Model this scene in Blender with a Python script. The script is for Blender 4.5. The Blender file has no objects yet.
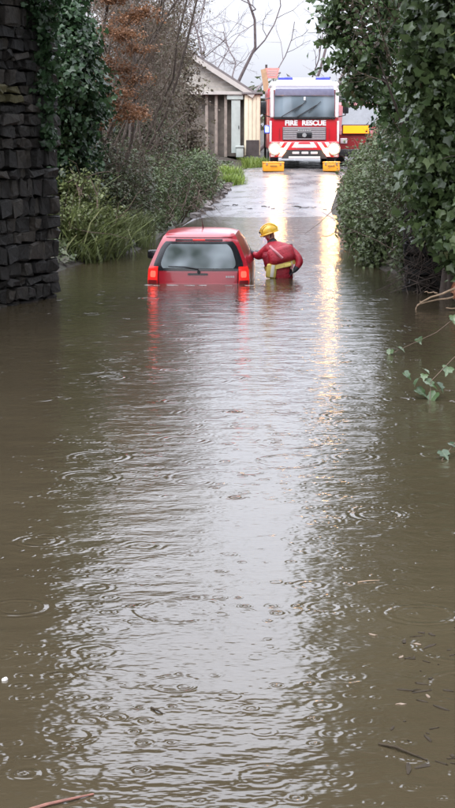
import bpy, bmesh, math, random
import numpy as np
from mathutils import Vector, Matrix

# ------------------------------------------------------------------ scene, camera, sky, sun, exposure
S = bpy.context.scene
COL = S.collection
R = math.radians
random.seed(7)
RNG = np.random.default_rng(11)

FPX = 1700.0                      # focal length in photo pixels (455 wide), long phone lens
CAM_Z = 2.4
PITCH = math.atan(274.0 / FPX)
cam_d = bpy.data.cameras.new('camera')
cam = bpy.data.objects.new('camera', cam_d)
COL.objects.link(cam)
cam.location = (0, 0, CAM_Z)
cam.rotation_euler = (R(90) - PITCH, 0, 0)
cam_d.sensor_fit = 'VERTICAL'
cam_d.sensor_height = 24.0
cam_d.lens = 24.0 * FPX / 808.0
cam_d.clip_start = 0.1
cam_d.clip_end = 3000
S.camera = cam

SUN_EL, SUN_AZ = R(48), R(200)
W = bpy.data.worlds.new('World')
S.world = W
W.use_nodes = True
wn, wl = W.node_tree.nodes, W.node_tree.links
wn.clear()
sky = wn.new('ShaderNodeTexSky')
sky.sky_type = 'NISHITA'
sky.sun_disc = False
sky.sun_elevation = SUN_EL
sky.sun_rotation = SUN_AZ
sky.dust_density = 4.0
sky.air_density = 1.0
hs = wn.new('ShaderNodeHueSaturation')
hs.inputs['Saturation'].default_value = 0.28
hs.inputs['Value'].default_value = 1.0
bg = wn.new('ShaderNodeBackground')
bg.inputs['Strength'].default_value = 0.15
wo = wn.new('ShaderNodeOutputWorld')
wl.new(sky.outputs[0], hs.inputs['Color'])
# overcast: thick even cloud (zenith three times the horizon) over most of the clear-sky light
tc = wn.new('ShaderNodeTexCoord')
sx_ = wn.new('ShaderNodeSeparateXYZ')
wl.new(tc.outputs['Generated'], sx_.inputs[0])
el = wn.new('ShaderNodeMapRange')
el.inputs['From Min'].default_value = 0.0
el.inputs['From Max'].default_value = 1.0
el.inputs['To Min'].default_value = 1.3
el.inputs['To Max'].default_value = 10.8
wl.new(sx_.outputs['Z'], el.inputs['Value'])
cl = wn.new('ShaderNodeVectorMath')
cl.operation = 'SCALE'
cl.inputs[0].default_value = (0.915, 0.95, 1.09)
wl.new(el.outputs[0], cl.inputs['Scale'])
mxs = wn.new('ShaderNodeMix')
mxs.data_type = 'RGBA'
mxs.inputs[0].default_value = 0.82
wl.new(hs.outputs[0], mxs.inputs[6])
wl.new(cl.outputs[0], mxs.inputs[7])
wl.new(mxs.outputs[2], bg.inputs[0])
wl.new(bg.outputs[0], wo.inputs[0])

sun_d = bpy.data.lights.new('sun', 'SUN')
sun_d.energy = 0.5
sun_d.angle = R(30)
sun_d.color = (1.0, 0.97, 0.93)
sun = bpy.data.objects.new('sun', sun_d)
COL.objects.link(sun)
sun.rotation_euler = (R(90) - SUN_EL, 0, R(180) - SUN_AZ)

S.view_settings.view_transform = 'Standard'
S.view_settings.look = 'None'
S.view_settings.gamma = 1.0
S.view_settings.use_curve_mapping = False
S.view_settings.exposure = 1.95
S.cycles.max_bounces = 6
S.cycles.use_denoising = True
S.cycles.sample_clamp_indirect = 6.0


# ------------------------------------------------------------------ materials
def nt(name):
    m = bpy.data.materials.new(name)
    m.use_nodes = True
    n, l = m.node_tree.nodes, m.node_tree.links
    return m, n, l, n['Principled BSDF']


def mth(n, l, op, a, b=None, c=None):
    q = n.new('ShaderNodeMath')
    q.operation = op
    for i, v in enumerate((a, b, c)):
        if v is None:
            continue
        if isinstance(v, (int, float)):
            q.inputs[i].default_value = v
        else:
            l.new(v, q.inputs[i])
    return q.outputs[0]


def ramp(n, l, fac, stops):
    r = n.new('ShaderNodeValToRGB')
    e = r.color_ramp.elements
    while len(e) < len(stops):
        e.new(0.5)
    for i, (p, c) in enumerate(stops):
        e[i].position = p
        e[i].color = (c[0], c[1], c[2], 1)
    l.new(fac, r.inputs[0])
    return r.outputs[0]


def noise(n, l, scale, detail=4, vec=None, rough=0.6):
    t = n.new('ShaderNodeTexNoise')
    t.inputs['Scale'].default_value = scale
    t.inputs['Detail'].default_value = detail
    t.inputs['Roughness'].default_value = rough
    if vec is not None:
        l.new(vec, t.inputs['Vector'])
    return t.outputs['Fac']


def bump(n, l, h, strength, dist, bs, prev=None):
    b = n.new('ShaderNodeBump')
    b.inputs['Strength'].default_value = strength
    b.inputs['Distance'].default_value = dist
    l.new(h, b.inputs['Height'])
    if prev is not None:
        l.new(prev, b.inputs['Normal'])
    if bs is not None:
        l.new(b.outputs[0], bs.inputs['Normal'])
    return b.outputs[0]


def objco(n):
    t = n.new('ShaderNodeTexCoord')
    return t.outputs['Object']


def geopos(n):
    return n.new('ShaderNodeNewGeometry').outputs['Position']


def plain(name, col, rough=0.5, metal=0.0, var=0.15, scale=9.0, spec=0.5, bmp=0.0, coat=0.0):
    m, n, l, b = nt(name)
    f = noise(n, l, scale, 5, objco(n))
    lo = [c * (1 - var) for c in col]
    hi = [min(1, c * (1 + var)) for c in col]
    l.new(ramp(n, l, f, [(0.3, lo), (0.7, hi)]), b.inputs['Base Color'])
    b.inputs['Roughness'].default_value = rough
    b.inputs['Metallic'].default_value = metal
    b.inputs['Specular IOR Level'].default_value = spec
    b.inputs['Coat Weight'].default_value = coat
    b.inputs['Coat Roughness'].default_value = 0.06
    if bmp:
        bump(n, l, noise(n, l, scale * 5, 4, objco(n)), 0.5, bmp, b)
    return m


def emis(name, col, strength):
    m, n, l, b = nt(name)
    b.inputs['Base Color'].default_value = (*[c * 0.5 for c in col], 1)
    b.inputs['Emission Color'].default_value = (*col, 1)
    b.inputs['Emission Strength'].default_value = strength
    b.inputs['Roughness'].default_value = 0.2
    return m


def leafmat(name, stops, rough=0.42, trans=0.25, spec=0.45):
    """Colour differs leaf by leaf and drifts slowly from place to place."""
    m, n, l, b = nt(name)
    g = n.new('ShaderNodeNewGeometry')
    f = noise(n, l, 1.4, 3, g.outputs['Position'])
    v = mth(n, l, 'ADD', mth(n, l, 'MULTIPLY', g.outputs['Random Per Island'], 0.65), mth(n, l, 'MULTIPLY', mth(n, l, 'SUBTRACT', f, 0.3), 0.8))
    c = ramp(n, l, v, stops)
    l.new(c, b.inputs['Base Color'])
    b.inputs['Roughness'].default_value = rough
    b.inputs['Specular IOR Level'].default_value = spec
    tr = n.new('ShaderNodeBsdfTranslucent')
    l.new(c, tr.inputs['Color'])
    mx = n.new('ShaderNodeMixShader')
    mx.inputs[0].default_value = trans
    l.new(b.outputs[0], mx.inputs[1])
    l.new(tr.outputs[0], mx.inputs[2])
    l.new(mx.outputs[0], n['Material Output'].inputs['Surface'])
    return m


M = {}
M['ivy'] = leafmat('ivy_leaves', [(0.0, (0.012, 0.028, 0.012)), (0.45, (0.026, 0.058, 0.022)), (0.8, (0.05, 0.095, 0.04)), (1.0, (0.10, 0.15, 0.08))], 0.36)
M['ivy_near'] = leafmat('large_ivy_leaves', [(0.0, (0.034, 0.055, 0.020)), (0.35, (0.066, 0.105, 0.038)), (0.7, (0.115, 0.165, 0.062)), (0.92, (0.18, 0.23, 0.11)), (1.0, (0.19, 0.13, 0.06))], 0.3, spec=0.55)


def single_leaf(name, a, b_, c):
    m, n, l, b = nt(name)
    oi = n.new('ShaderNodeObjectInfo')
    o = objco(n)
    sp = n.new('ShaderNodeSeparateXYZ')
    l.new(o, sp.inputs[0])
    ax = mth(n, l, 'ABSOLUTE', sp.outputs[0])
    # pale midrib and side veins, as on the leaf itself
    rib = mth(n, l, 'LESS_THAN', ax, 0.018)
    side = mth(n, l, 'ABSOLUTE', mth(n, l, 'SINE', mth(n, l, 'MULTIPLY', mth(n, l, 'ADD', sp.outputs[1], mth(n, l, 'MULTIPLY', ax, 0.8)), 13.0)))
    vein = mth(n, l, 'MAXIMUM', rib, mth(n, l, 'LESS_THAN', side, 0.10))
    f = noise(n, l, 4.0, 4, o)
    t = mth(n, l, 'ADD', mth(n, l, 'MULTIPLY', oi.outputs['Random'], 0.75), mth(n, l, 'MULTIPLY', mth(n, l, 'SUBTRACT', f, 0.4), 0.7))
    base = ramp(n, l, t, [(0.05, a), (0.5, b_), (0.95, c)])
    mx = n.new('ShaderNodeMix')
    mx.data_type = 'RGBA'
    l.new(mth(n, l, 'MULTIPLY', vein, 0.35), mx.inputs[0])
    l.new(base, mx.inputs[6])
    mx.inputs[7].default_value = (0.2, 0.24, 0.13, 1)
    l.new(mx.outputs[2], b.inputs['Base Color'])
    b.inputs['Roughness'].default_value = 0.32
    tr = n.new('ShaderNodeBsdfTranslucent')
    l.new(mx.outputs[2], tr.inputs['Color'])
    ms = n.new('ShaderNodeMixShader')
    ms.inputs[0].default_value = 0.2
    l.new(b.outputs[0], ms.inputs[1])
    l.new(tr.outputs[0], ms.inputs[2])
    l.new(ms.outputs[0], n['Material Output'].inputs['Surface'])
    return m


M['leaf_one'] = single_leaf('single_ivy_leaf', (0.022, 0.042, 0.014), (0.06, 0.10, 0.034), (0.14, 0.19, 0.085))
M['ivy_pale_one'] = single_leaf('trailing_ivy_leaf', (0.02, 0.04, 0.016), (0.045, 0.08, 0.03), (0.09, 0.13, 0.06))
M['ivy_pale'] = leafmat('pale_ivy_leaves', [(0.0, (0.035, 0.075, 0.03)), (0.5, (0.065, 0.12, 0.05)), (1.0, (0.12, 0.18, 0.09))], 0.3)
M['holly'] = leafmat('glossy_leaves', [(0.0, (0.036, 0.062, 0.024)), (0.5, (0.07, 0.12, 0.042)), (0.95, (0.14, 0.20, 0.085)), (1.0, (0.17, 0.11, 0.05))], 0.28, spec=0.55)
M['bramble'] = leafmat('bramble_leaves', [(0.0, (0.045, 0.045, 0.022)), (0.3, (0.07, 0.09, 0.038)), (0.65, (0.10, 0.14, 0.055)), (0.9, (0.15, 0.19, 0.085)), (1.0, (0.17, 0.12, 0.065))], 0.5)
M['under'] = leafmat('undergrowth_leaves', [(0.0, (0.04, 0.034, 0.022)), (0.35, (0.065, 0.062, 0.033)), (0.65, (0.075, 0.105, 0.045)), (1.0, (0.13, 0.15, 0.075))], 0.5)
M['rust'] = leafmat('rusty_leaves', [(0.0, (0.13, 0.065, 0.035)), (0.5, (0.25, 0.125, 0.06)), (1.0, (0.42, 0.22, 0.12))], 0.55, 0.35)
M['brownleaf'] = leafmat('dull_brown_leaves', [(0.0, (0.06, 0.046, 0.032)), (0.5, (0.10, 0.075, 0.052)), (0.85, (0.10, 0.10, 0.055)), (1.0, (0.16, 0.13, 0.09))], 0.6, 0.3)
M['grass'] = leafmat('bank_grass_blades', [(0.0, (0.065, 0.068, 0.03)), (0.4, (0.105, 0.13, 0.045)), (0.75, (0.16, 0.195, 0.07)), (1.0, (0.28, 0.25, 0.14))], 0.45, 0.35)
M['lime'] = leafmat('fresh_grass_blades', [(0.0, (0.10, 0.15, 0.03)), (0.6, (0.19, 0.27, 0.05)), (1.0, (0.30, 0.36, 0.09))], 0.45, 0.4)
M['bark'] = plain('grey_brown_bark', (0.075, 0.056, 0.045), 0.85, var=0.35, scale=14, bmp=0.01)
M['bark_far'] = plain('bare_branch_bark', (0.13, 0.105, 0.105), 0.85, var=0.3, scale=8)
M['twig'] = plain('brown_twig_bark', (0.10, 0.07, 0.05), 0.8, var=0.35, scale=6)
M['deadwood'] = plain('pale_dead_wood', (0.24, 0.17, 0.11), 0.7, var=0.3, scale=20)
M['stem_yellow'] = plain('yellow_green_stem', (0.2, 0.24, 0.06), 0.55, var=0.2)
M['trimwhite'] = plain('painted_bargeboard', (0.36, 0.335, 0.31), 0.5, var=0.1, scale=4)
M['cream'] = plain('cream_painted_board', (0.62, 0.56, 0.42), 0.6, var=0.1, scale=3)
M['shingle'] = plain('weathered_gable_cladding', (0.30, 0.28, 0.25), 0.8, var=0.2, scale=5)
M['roofing'] = plain('dark_roofing_felt', (0.12, 0.105, 0.105), 0.6, var=0.2, scale=6)
M['post'] = plain('weathered_timber', (0.21, 0.175, 0.15), 0.8, var=0.3, scale=6)
M['greydoor'] = plain('grey_green_paint', (0.33, 0.37, 0.35), 0.5, var=0.1, scale=4)
M['darkwood'] = plain('dark_timber', (0.05, 0.042, 0.04), 0.8, var=0.3)
M['backboard'] = plain('weathered_back_boards', (0.13, 0.11, 0.095), 0.8, var=0.3, scale=5)
M['chrome'] = plain('brushed_metal', (0.55, 0.55, 0.56), 0.3, 0.8, var=0.08)
M['black'] = plain('black_rubber', (0.02, 0.02, 0.022), 0.55, var=0.2)
M['blackgloss'] = plain('black_trim', (0.012, 0.012, 0.014), 0.25, var=0.2)
M['truckred'] = plain('fire_red_paint', (0.42, 0.012, 0.02), 0.3, var=0.06, scale=2, coat=0.5)
M['vanred'] = plain('dark_red_paint', (0.22, 0.012, 0.015), 0.35, var=0.08, scale=2, coat=0.3)
M['carred'] = plain('car_red_paint', (0.42, 0.012, 0.025), 0.28, var=0.07, scale=3, coat=0.6)
M['white'] = plain('white_reflective_sheet', (0.58, 0.55, 0.56), 0.35, var=0.05)
M['grille'] = plain('grey_grille_plastic', (0.28, 0.26, 0.27), 0.45, var=0.1)
M['grilledark'] = plain('dark_grille_gap', (0.07, 0.065, 0.07), 0.6)
M['visor'] = plain('sky_toned_sun_visor', (0.22, 0.22, 0.32), 0.18, var=0.1, spec=0.7)  # lavender of the reflected sky painted into the visor colour
M['bluelens'] = plain('blue_lens', (0.05, 0.06, 0.35), 0.15, var=0.1, coat=0.6)
M['bluelit'] = emis('lit_blue_beacon', (0.08, 0.14, 1.0), 3.0)
M['headlit'] = emis('lit_headlamp', (1.0, 0.58, 0.22), 17.0)
M['marker'] = emis('lit_marker_lamp', (1.0, 0.93, 0.85), 1.0)
M['amberlit'] = emis('lit_amber_panel', (1.0, 0.20, 0.01), 0.8)
M['taillit'] = emis('lit_tail_lamp', (1.0, 0.03, 0.025), 0.16)
M['tailbulb'] = emis('lit_tail_bulb', (1.0, 0.06, 0.04), 0.9)
M['yellowcase'] = plain('yellow_plastic', (0.72, 0.28, 0.015), 0.4, var=0.12, scale=5)
M['signred'] = plain('faded_red_board', (0.42, 0.20, 0.18), 0.6, var=0.15)
M['signtan'] = plain('tan_wood_board', (0.32, 0.21, 0.12), 0.7, var=0.15)
M['suit'] = plain('red_drysuit_fabric', (0.40, 0.018, 0.035), 0.42, var=0.3, scale=9, bmp=0.03)
M['vest'] = plain('maroon_buoyancy_fabric', (0.27, 0.012, 0.026), 0.5, var=0.35, scale=8, bmp=0.03)
M['pinkstrap'] = plain('faded_pink_webbing', (0.55, 0.22, 0.24), 0.6, var=0.15)
M['hivis'] = plain('yellow_hivis_webbing', (0.62, 0.50, 0.12), 0.55, var=0.15, scale=15)
M['silver'] = plain('silver_reflective_tape', (0.72, 0.70, 0.62), 0.35, var=0.1)
M['helmet'] = plain('yellow_helmet_shell', (0.72, 0.44, 0.035), 0.35, var=0.15, scale=12, coat=0.3)
M['skin'] = plain('skin', (0.42, 0.25, 0.18), 0.5, var=0.1, scale=20)
M['glove'] = plain('dark_neoprene', (0.025, 0.025, 0.03), 0.6, var=0.2)
M['rustleaf'] = plain('sodden_brown_leaf', (0.30, 0.13, 0.07), 0.5, var=0.35, scale=30)
M['redtwig'] = plain('reddish_wet_twig', (0.17, 0.07, 0.05), 0.6, var=0.3, scale=25)
M['debris'] = plain('dark_sodden_debris', (0.028, 0.021, 0.013), 0.75, var=0.4, scale=30, spec=0.15)
M['wetleaf'] = plain('pale_wet_leaf', (0.15, 0.11, 0.075), 0.4, var=0.3, scale=40)
M['foam'] = plain('water_foam', (0.72, 0.70, 0.68), 0.6, var=0.1)
M['rubble'] = plain('dark_kerb_stone', (0.13, 0.11, 0.10), 0.6, var=0.35, scale=12, bmp=0.02)


def stone_mat(name, a, b_, c):
    m, n, l, b = nt(name)
    oi = n.new('ShaderNodeObjectInfo')
    o = objco(n)
    f = noise(n, l, 7, 6, o)
    v = mth(n, l, 'ADD', mth(n, l, 'MULTIPLY', oi.outputs['Random'], 0.5), mth(n, l, 'MULTIPLY', f, 0.6))
    l.new(ramp(n, l, v, [(0.2, a), (0.6, b_), (0.95, c)]), b.inputs['Base Color'])
    b.inputs['Roughness'].default_value = 0.7
    bump(n, l, noise(n, l, 16, 6, o), 0.7, 0.05, b)
    return m


M['stone'] = stone_mat('sooty_rubble_stone', (0.004, 0.0035, 0.0026), (0.010, 0.0082, 0.006), (0.05, 0.041, 0.03))
M['mossstone'] = stone_mat('mossy_stone', (0.03, 0.028, 0.010), (0.06, 0.054, 0.02), (0.10, 0.085, 0.035))
M['mortar'] = plain('dark_mortar', (0.016, 0.014, 0.012), 0.9, var=0.3)


def ground_mat():
    m, n, l, b = nt('leaf_litter_soil')
    p = geopos(n)
    f = noise(n, l, 2.2, 8, p, 0.7)
    l.new(ramp(n, l, f, [(0.3, (0.014, 0.011, 0.007)), (0.5, (0.03, 0.022, 0.014)), (0.62, (0.026, 0.03, 0.013)), (0.8, (0.045, 0.036, 0.024))]), b.inputs['Base Color'])
    b.inputs['Roughness'].default_value = 0.8
    bump(n, l, noise(n, l, 14, 6, p), 0.8, 0.06, b)
    return m


def road_mat():
    m, n, l, b = nt('wet_asphalt')
    p = geopos(n)
    f = noise(n, l, 1.3, 6, p)
    g = noise(n, l, 60, 3, p)
    v = mth(n, l, 'ADD', mth(n, l, 'MULTIPLY', f, 0.7), mth(n, l, 'MULTIPLY', g, 0.3))
    l.new(ramp(n, l, v, [(0.35, (0.11, 0.106, 0.11)), (0.65, (0.20, 0.195, 0.20))]), b.inputs['Base Color'])  # sky sheen of the wet surface put into the pale base colour
    l.new(ramp(n, l, f, [(0.38, (0.18, 0.18, 0.18)), (0.62, (0.42, 0.42, 0.42))]), b.inputs['Roughness'])
    b.inputs['IOR'].default_value = 1.45
    n1 = bump(n, l, noise(n, l, 5, 5, p), 0.6, 0.04, None)
    bump(n, l, g, 0.25, 0.006, b, n1)
    return m


def water_mat():
    m, n, l, b = nt('muddy_flood_water')
    p = geopos(n)
    f = noise(n, l, 0.35, 4, p)
    l.new(ramp(n, l, f, [(0.3, (0.036, 0.028, 0.016)), (0.7, (0.050, 0.040, 0.023))]), b.inputs['Base Color'])
    b.inputs['Roughness'].default_value = 0.095
    b.inputs['IOR'].default_value = 1.53
    # slow swell, wind chop, fine rain pocks
    mp = n.new('ShaderNodeMapping')
    mp.inputs['Scale'].default_value = (0.7, 1.0, 1.0)
    l.new(p, mp.inputs['Vector'])
    w1 = noise(n, l, 2.2, 2, mp.outputs[0], 0.5)
    w2 = noise(n, l, 7.0, 2.5, mp.outputs[0], 0.5)
    w3 = noise(n, l, 26, 1, mp.outputs[0], 0.5)
    h = bump(n, l, w1, 1.0, 0.013, None)
    calm = ramp(n, l, noise(n, l, 0.55, 2, p), [(0.35, (0.6, 0.6, 0.6)), (0.65, (1, 1, 1))])
    w2 = mth(n, l, 'MULTIPLY', w2, calm)
    h = bump(n, l, w2, 1.0, 0.0098, None, h)
    h = bump(n, l, w3, 1.0, 0.0023, None, h)
    # expanding rings where raindrops fell
    for k, (sc, rmax, wid, amp, thr, off) in enumerate([(1.5, 0.42, 0.045, 0.0100, 0.45, 0.0), (2.6, 0.40, 0.060, 0.0042, 0.58, 4.3), (7.0, 0.36, 0.11, 0.0030, 0.50, 9.1)]):
        m2 = n.new('ShaderNodeMapping')
        m2.inputs['Location'].default_value = (off, off * 0.7, 0)
        m2.inputs['Scale'].default_value = (1, 1, 0)
        l.new(p, m2.inputs['Vector'])
        v = n.new('ShaderNodeTexVoronoi')
        v.voronoi_dimensions = '2D'
        v.inputs['Scale'].default_value = sc
        v.inputs['Randomness'].default_value = 0.8
        l.new(m2.outputs[0], v.inputs['Vector'])
        sp = n.new('ShaderNodeSeparateColor')
        l.new(v.outputs['Color'], sp.inputs[0])
        rad = mth(n, l, 'MULTIPLY', sp.outputs[0], rmax)
        t = mth(n, l, 'DIVIDE', mth(n, l, 'SUBTRACT', v.outputs['Distance'], rad), wid)
        env = mth(n, l, 'EXPONENT', mth(n, l, 'MULTIPLY', mth(n, l, 'MULTIPLY', t, t), -0.35))
        wav = mth(n, l, 'MULTIPLY', mth(n, l, 'COSINE', mth(n, l, 'MULTIPLY', t, 3.0)), env)
        on = mth(n, l, 'GREATER_THAN', sp.outputs[1], thr)
        fade = mth(n, l, 'MULTIPLY', mth(n, l, 'SUBTRACT', 1.0, mth(n, l, 'MULTIPLY', sp.outputs[0], 0.75)), mth(n, l, 'MULTIPLY', mth(n, l, 'SUBTRACT', w2, 0.25), 2.0))
        hh = mth(n, l, 'MULTIPLY', mth(n, l, 'MULTIPLY', wav, on), fade)
        h = bump(n, l, hh, 1.0, amp, b if k == 2 else None, h)
    return m


def glass_mat(name, tint, fog, fog_sky_col, sc=3.0, de=4):
    m, n, l, b = nt(name)
    f = noise(n, l, sc, de, objco(n))
    l.new(ramp(n, l, f, [(0.35, tint), (0.65, fog_sky_col)]), b.inputs['Base Color'])
    b.inputs['Roughness'].default_value = fog
    b.inputs['Specular IOR Level'].default_value = 0.8
    b.inputs['Coat Weight'].default_value = 1.0
    b.inputs['Coat Roughness'].default_value = 0.02
    return m


M['ground'] = ground_mat()
M['road'] = road_mat()
M['water'] = water_mat()
M['fogglass'] = glass_mat('fogged_rear_glass', (0.08, 0.10, 0.09), 0.12, (0.40, 0.45, 0.47), 2.2, 1.5)
M['darkglass'] = glass_mat('dark_glass', (0.015, 0.017, 0.02), 0.05, (0.05, 0.055, 0.06))
M['truckglass'] = glass_mat('sky_pale_windscreen_glass', (0.05, 0.06, 0.07), 0.04, (0.20, 0.25, 0.29), 0.9, 1)  # reflected sky is put into the pale tone of this glass


# ------------------------------------------------------------------ building helpers
def tag(o, label=None, cat=None, group=None, kind=None):
    if label:
        o['label'] = label
    if cat:
        o['category'] = cat
    if group:
        o['group'] = group
    if kind:
        o['kind'] = kind
    return o


def link(name, me, mat, parent=None):
    o = bpy.data.objects.new(name, me)
    COL.objects.link(o)
    if mat is not None and not me.materials:
        me.materials.append(M[mat] if isinstance(mat, str) else mat)
    if parent is not None:
        o.parent = parent
    return o


def empty(name, loc, label, cat, group=None, rz=0.0):
    o = bpy.data.objects.new(name, None)
    COL.objects.link(o)
    o.location = loc
    o.rotation_euler = (0, 0, rz)
    o.empty_display_size = 0.2
    return tag(o, label, cat, group)


def np_mesh(name, verts, faces, smooth=False):
    """verts (N,3), faces (K,m) all of one size."""
    me = bpy.data.meshes.new(name)
    verts = np.asarray(verts, np.float32)
    faces = np.asarray(faces, np.int32)
    k, m = faces.shape
    me.vertices.add(len(verts))
    me.vertices.foreach_set('co', verts.ravel())
    me.loops.add(k * m)
    me.loops.foreach_set('vertex_index', faces.ravel())
    me.polygons.add(k)
    me.polygons.foreach_set('loop_start', np.arange(0, k * m, m, dtype=np.int32))
    if smooth:
        me.polygons.foreach_set('use_smooth', np.ones(k, dtype=bool))
    me.update(calc_edges=True)
    return me


class MB:
    def __init__(self):
        self.bm = bmesh.new()

    def box(self, c, s, bev=0.0, rot=None, taper=None):
        r = bmesh.ops.create_cube(self.bm, size=1.0)
        vs = r['verts']
        for v in vs:
            if taper and v.co.z > 0:
                v.co.x *= taper[0]
                v.co.y *= taper[1]
            v.co = Vector((v.co.x * s[0], v.co.y * s[1], v.co.z * s[2]))
        if bev:
            es = list({e for v in vs for e in v.link_edges})
            rb = bmesh.ops.bevel(self.bm, geom=es, offset=bev, segments=3, profile=0.5, affect='EDGES')
            vs = list({v for f in rb['faces'] for v in f.verts} | {v for v in vs if v.is_valid})
        for v in vs:
            co = v.co.copy()
            if rot is not None:
                co = rot @ co
            v.co = co + Vector(c)
        return self

    def poly(self, pts):
        self.bm.faces.new([self.bm.verts.new(p) for p in pts])
        return self

    def prism(self, pts, d):
        """closed outline pts (3D, planar) pushed by vector d."""
        a = [self.bm.verts.new(p) for p in pts]
        b = [self.bm.verts.new(Vector(p) + Vector(d)) for p in pts]
        n = len(pts)
        self.bm.faces.new(a)
        self.bm.faces.new(b[::-1])
        for i in range(n):
            self.bm.faces.new((a[i], b[i], b[(i + 1) % n], a[(i + 1) % n]))
        return self

    def tube(self, pts, radii, n=8, cap=True):
        pts = [Vector(p) for p in pts]
        if not hasattr(radii, '__len__'):
            radii = [radii] * len(pts)
        rings = []
        for i, p in enumerate(pts):
            t = (pts[min(i + 1, len(pts) - 1)] - pts[max(i - 1, 0)]).normalized()
            u = t.cross(Vector((0.31, 0.2, 0.93)))
            if u.length < 1e-3:
                u = t.cross(Vector((1, 0, 0)))
            u.normalize()
            w = t.cross(u)
            rings.append([self.bm.verts.new(p + (u * math.cos(2 * math.pi * k / n) + w * math.sin(2 * math.pi * k / n)) * radii[i]) for k in range(n)])
        for i in range(len(rings) - 1):
            for k in range(n):
                self.bm.faces.new((rings[i][k], rings[i][(k + 1) % n], rings[i + 1][(k + 1) % n], rings[i + 1][k]))
        if cap:
            self.bm.faces.new(rings[0][::-1])
            self.bm.faces.new(rings[-1])
        return self

    def grid(self, P, flip=False):
        """P[i][j] -> point"""
        V = [[self.bm.verts.new(p) for p in row] for row in P]
        for i in range(len(V) - 1):
            for j in range(len(V[0]) - 1):
                q = (V[i][j], V[i][j + 1], V[i + 1][j + 1], V[i + 1][j])
                self.bm.faces.new(q[::-1] if flip else q)
        return self

    def mesh(self, name, smooth=False, weld=0.0, angle=None):
        if weld:
            bmesh.ops.remove_doubles(self.bm, verts=self.bm.verts, dist=weld)
        bmesh.ops.recalc_face_normals(self.bm, faces=self.bm.faces)
        me = bpy.data.meshes.new(name)
        self.bm.to_mesh(me)
        self.bm.free()
        if smooth:
            me.polygons.foreach_set('use_smooth', np.ones(len(me.polygons), dtype=bool))
            if angle:
                me.set_sharp_from_angle(angle=angle)
        return me

    def build(self, name, mat, parent=None, smooth=False, weld=0.0, angle=R(40)):
        return link(name, self.mesh(name, smooth, weld, angle), mat, parent)


def text_mesh(name, body, size, depth, mat, parent, loc, rot, bold=0.0):
    cu = bpy.data.curves.new(name, 'FONT')
    cu.body = body
    cu.size = size
    cu.extrude = depth
    cu.offset = bold
    cu.align_x = 'CENTER'
    cu.align_y = 'CENTER'
    o = bpy.data.objects.new(name, cu)
    COL.objects.link(o)
    dg = bpy.context.evaluated_depsgraph_get()
    me = bpy.data.meshes.new_from_object(o.evaluated_get(dg))
    bpy.data.objects.remove(o)
    me.name = name
    me.materials.clear()
    q = link(name, me, mat, parent)
    q.location = loc
    q.rotation_euler = rot
    return q


# leaf outlines in (across, along) with a small lift: fans of triangles around the base
LEAF4 = (np.array([[0, 0, 0], [-.36, .45, .10], [0, 1, -.06], [.36, .45, .10]]), np.array([[0, 2, 1], [0, 3, 2]]))
IVY = (np.array([[0, 0, 0], [-.34, -.08, .03], [-.52, .36, .06], [-.22, .52, .02], [0, 1.0, -.08], [.22, .52, .02], [.52, .36, .06], [.34, -.08, .03]]),
       np.array([[0, 2, 1], [0, 3, 2], [0, 4, 3], [0, 5, 4], [0, 6, 5], [0, 7, 6]]))


def leaf_cloud(name, pos, nrm, size, shape=LEAF4, droop=0.4, rng=RNG):
    """One mesh of many leaf blades; each leaf is its own island."""
    pos = np.asarray(pos, float)
    N = len(pos)
    nrm = nrm / (np.linalg.norm(nrm, axis=1, keepdims=True) + 1e-9)
    t = rng.normal(size=(N, 3))
    t[:, 2] -= droop
    t -= nrm * np.sum(t * nrm, axis=1, keepdims=True)
    t /= (np.linalg.norm(t, axis=1, keepdims=True) + 1e-9)
    s = np.cross(t, nrm)
    sh, fc = shape
    size = np.asarray(size).reshape(N, 1, 1)
    L = (sh[None, :, 0:1] * s[:, None, :] + (sh[None, :, 1:2] - .3) * t[:, None, :] + sh[None, :, 2:3] * nrm[:, None, :]) * size
    V = (pos[:, None, :] + L).reshape(-1, 3)
    F = (fc[None] + (np.arange(N) * len(sh))[:, None, None]).reshape(-1, 3)
    return np_mesh(name, V, F)


def blob_points(blobs, per_m2, spread, rng=RNG, shell=0.35, clump=24, keep=None):
    """Clumps of leaves through ellipsoids, thicker towards the skin. blobs: (cx,cy,cz,rx,ry,rz)."""
    P, Nn = [], []
    for (cx, cy, cz, rx, ry, rz) in blobs:
        area = 4 * math.pi * ((rx * ry) ** 1.6 + (rx * rz) ** 1.6 + (ry * rz) ** 1.6) ** (1 / 1.6) / 3 ** (1 / 1.6)
        n = int(area * per_m2)
        nc = max(3, n // clump)
        d = rng.normal(size=(nc, 3))
        d /= np.linalg.norm(d, axis=1, keepdims=True)
        r = 1 - shell * rng.random((nc, 1)) ** 1.3 + 0.10 * rng.normal(size=(nc, 1))
        c = d * r * np.array([rx, ry, rz]) + np.array([cx, cy, cz])
        idx = rng.integers(0, nc, n)
        sp = spread * (0.5 + rng.random((nc, 1)))
        p = c[idx] + rng.normal(size=(n, 3)) * sp[idx]
        o = d[idx] / np.array([rx, ry, rz])
        o /= np.linalg.norm(o, axis=1, keepdims=True)
        nn = o * 0.8 + rng.normal(size=(n, 3)) * 0.6 + np.array([0, 0, 0.55])
        P.append(p)
        Nn.append(nn)
    P = np.concatenate(P)
    Nn = np.concatenate(Nn)
    if keep is not None:
        k = keep(P)
        P, Nn = P[k], Nn[k]
    return P, Nn


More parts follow.
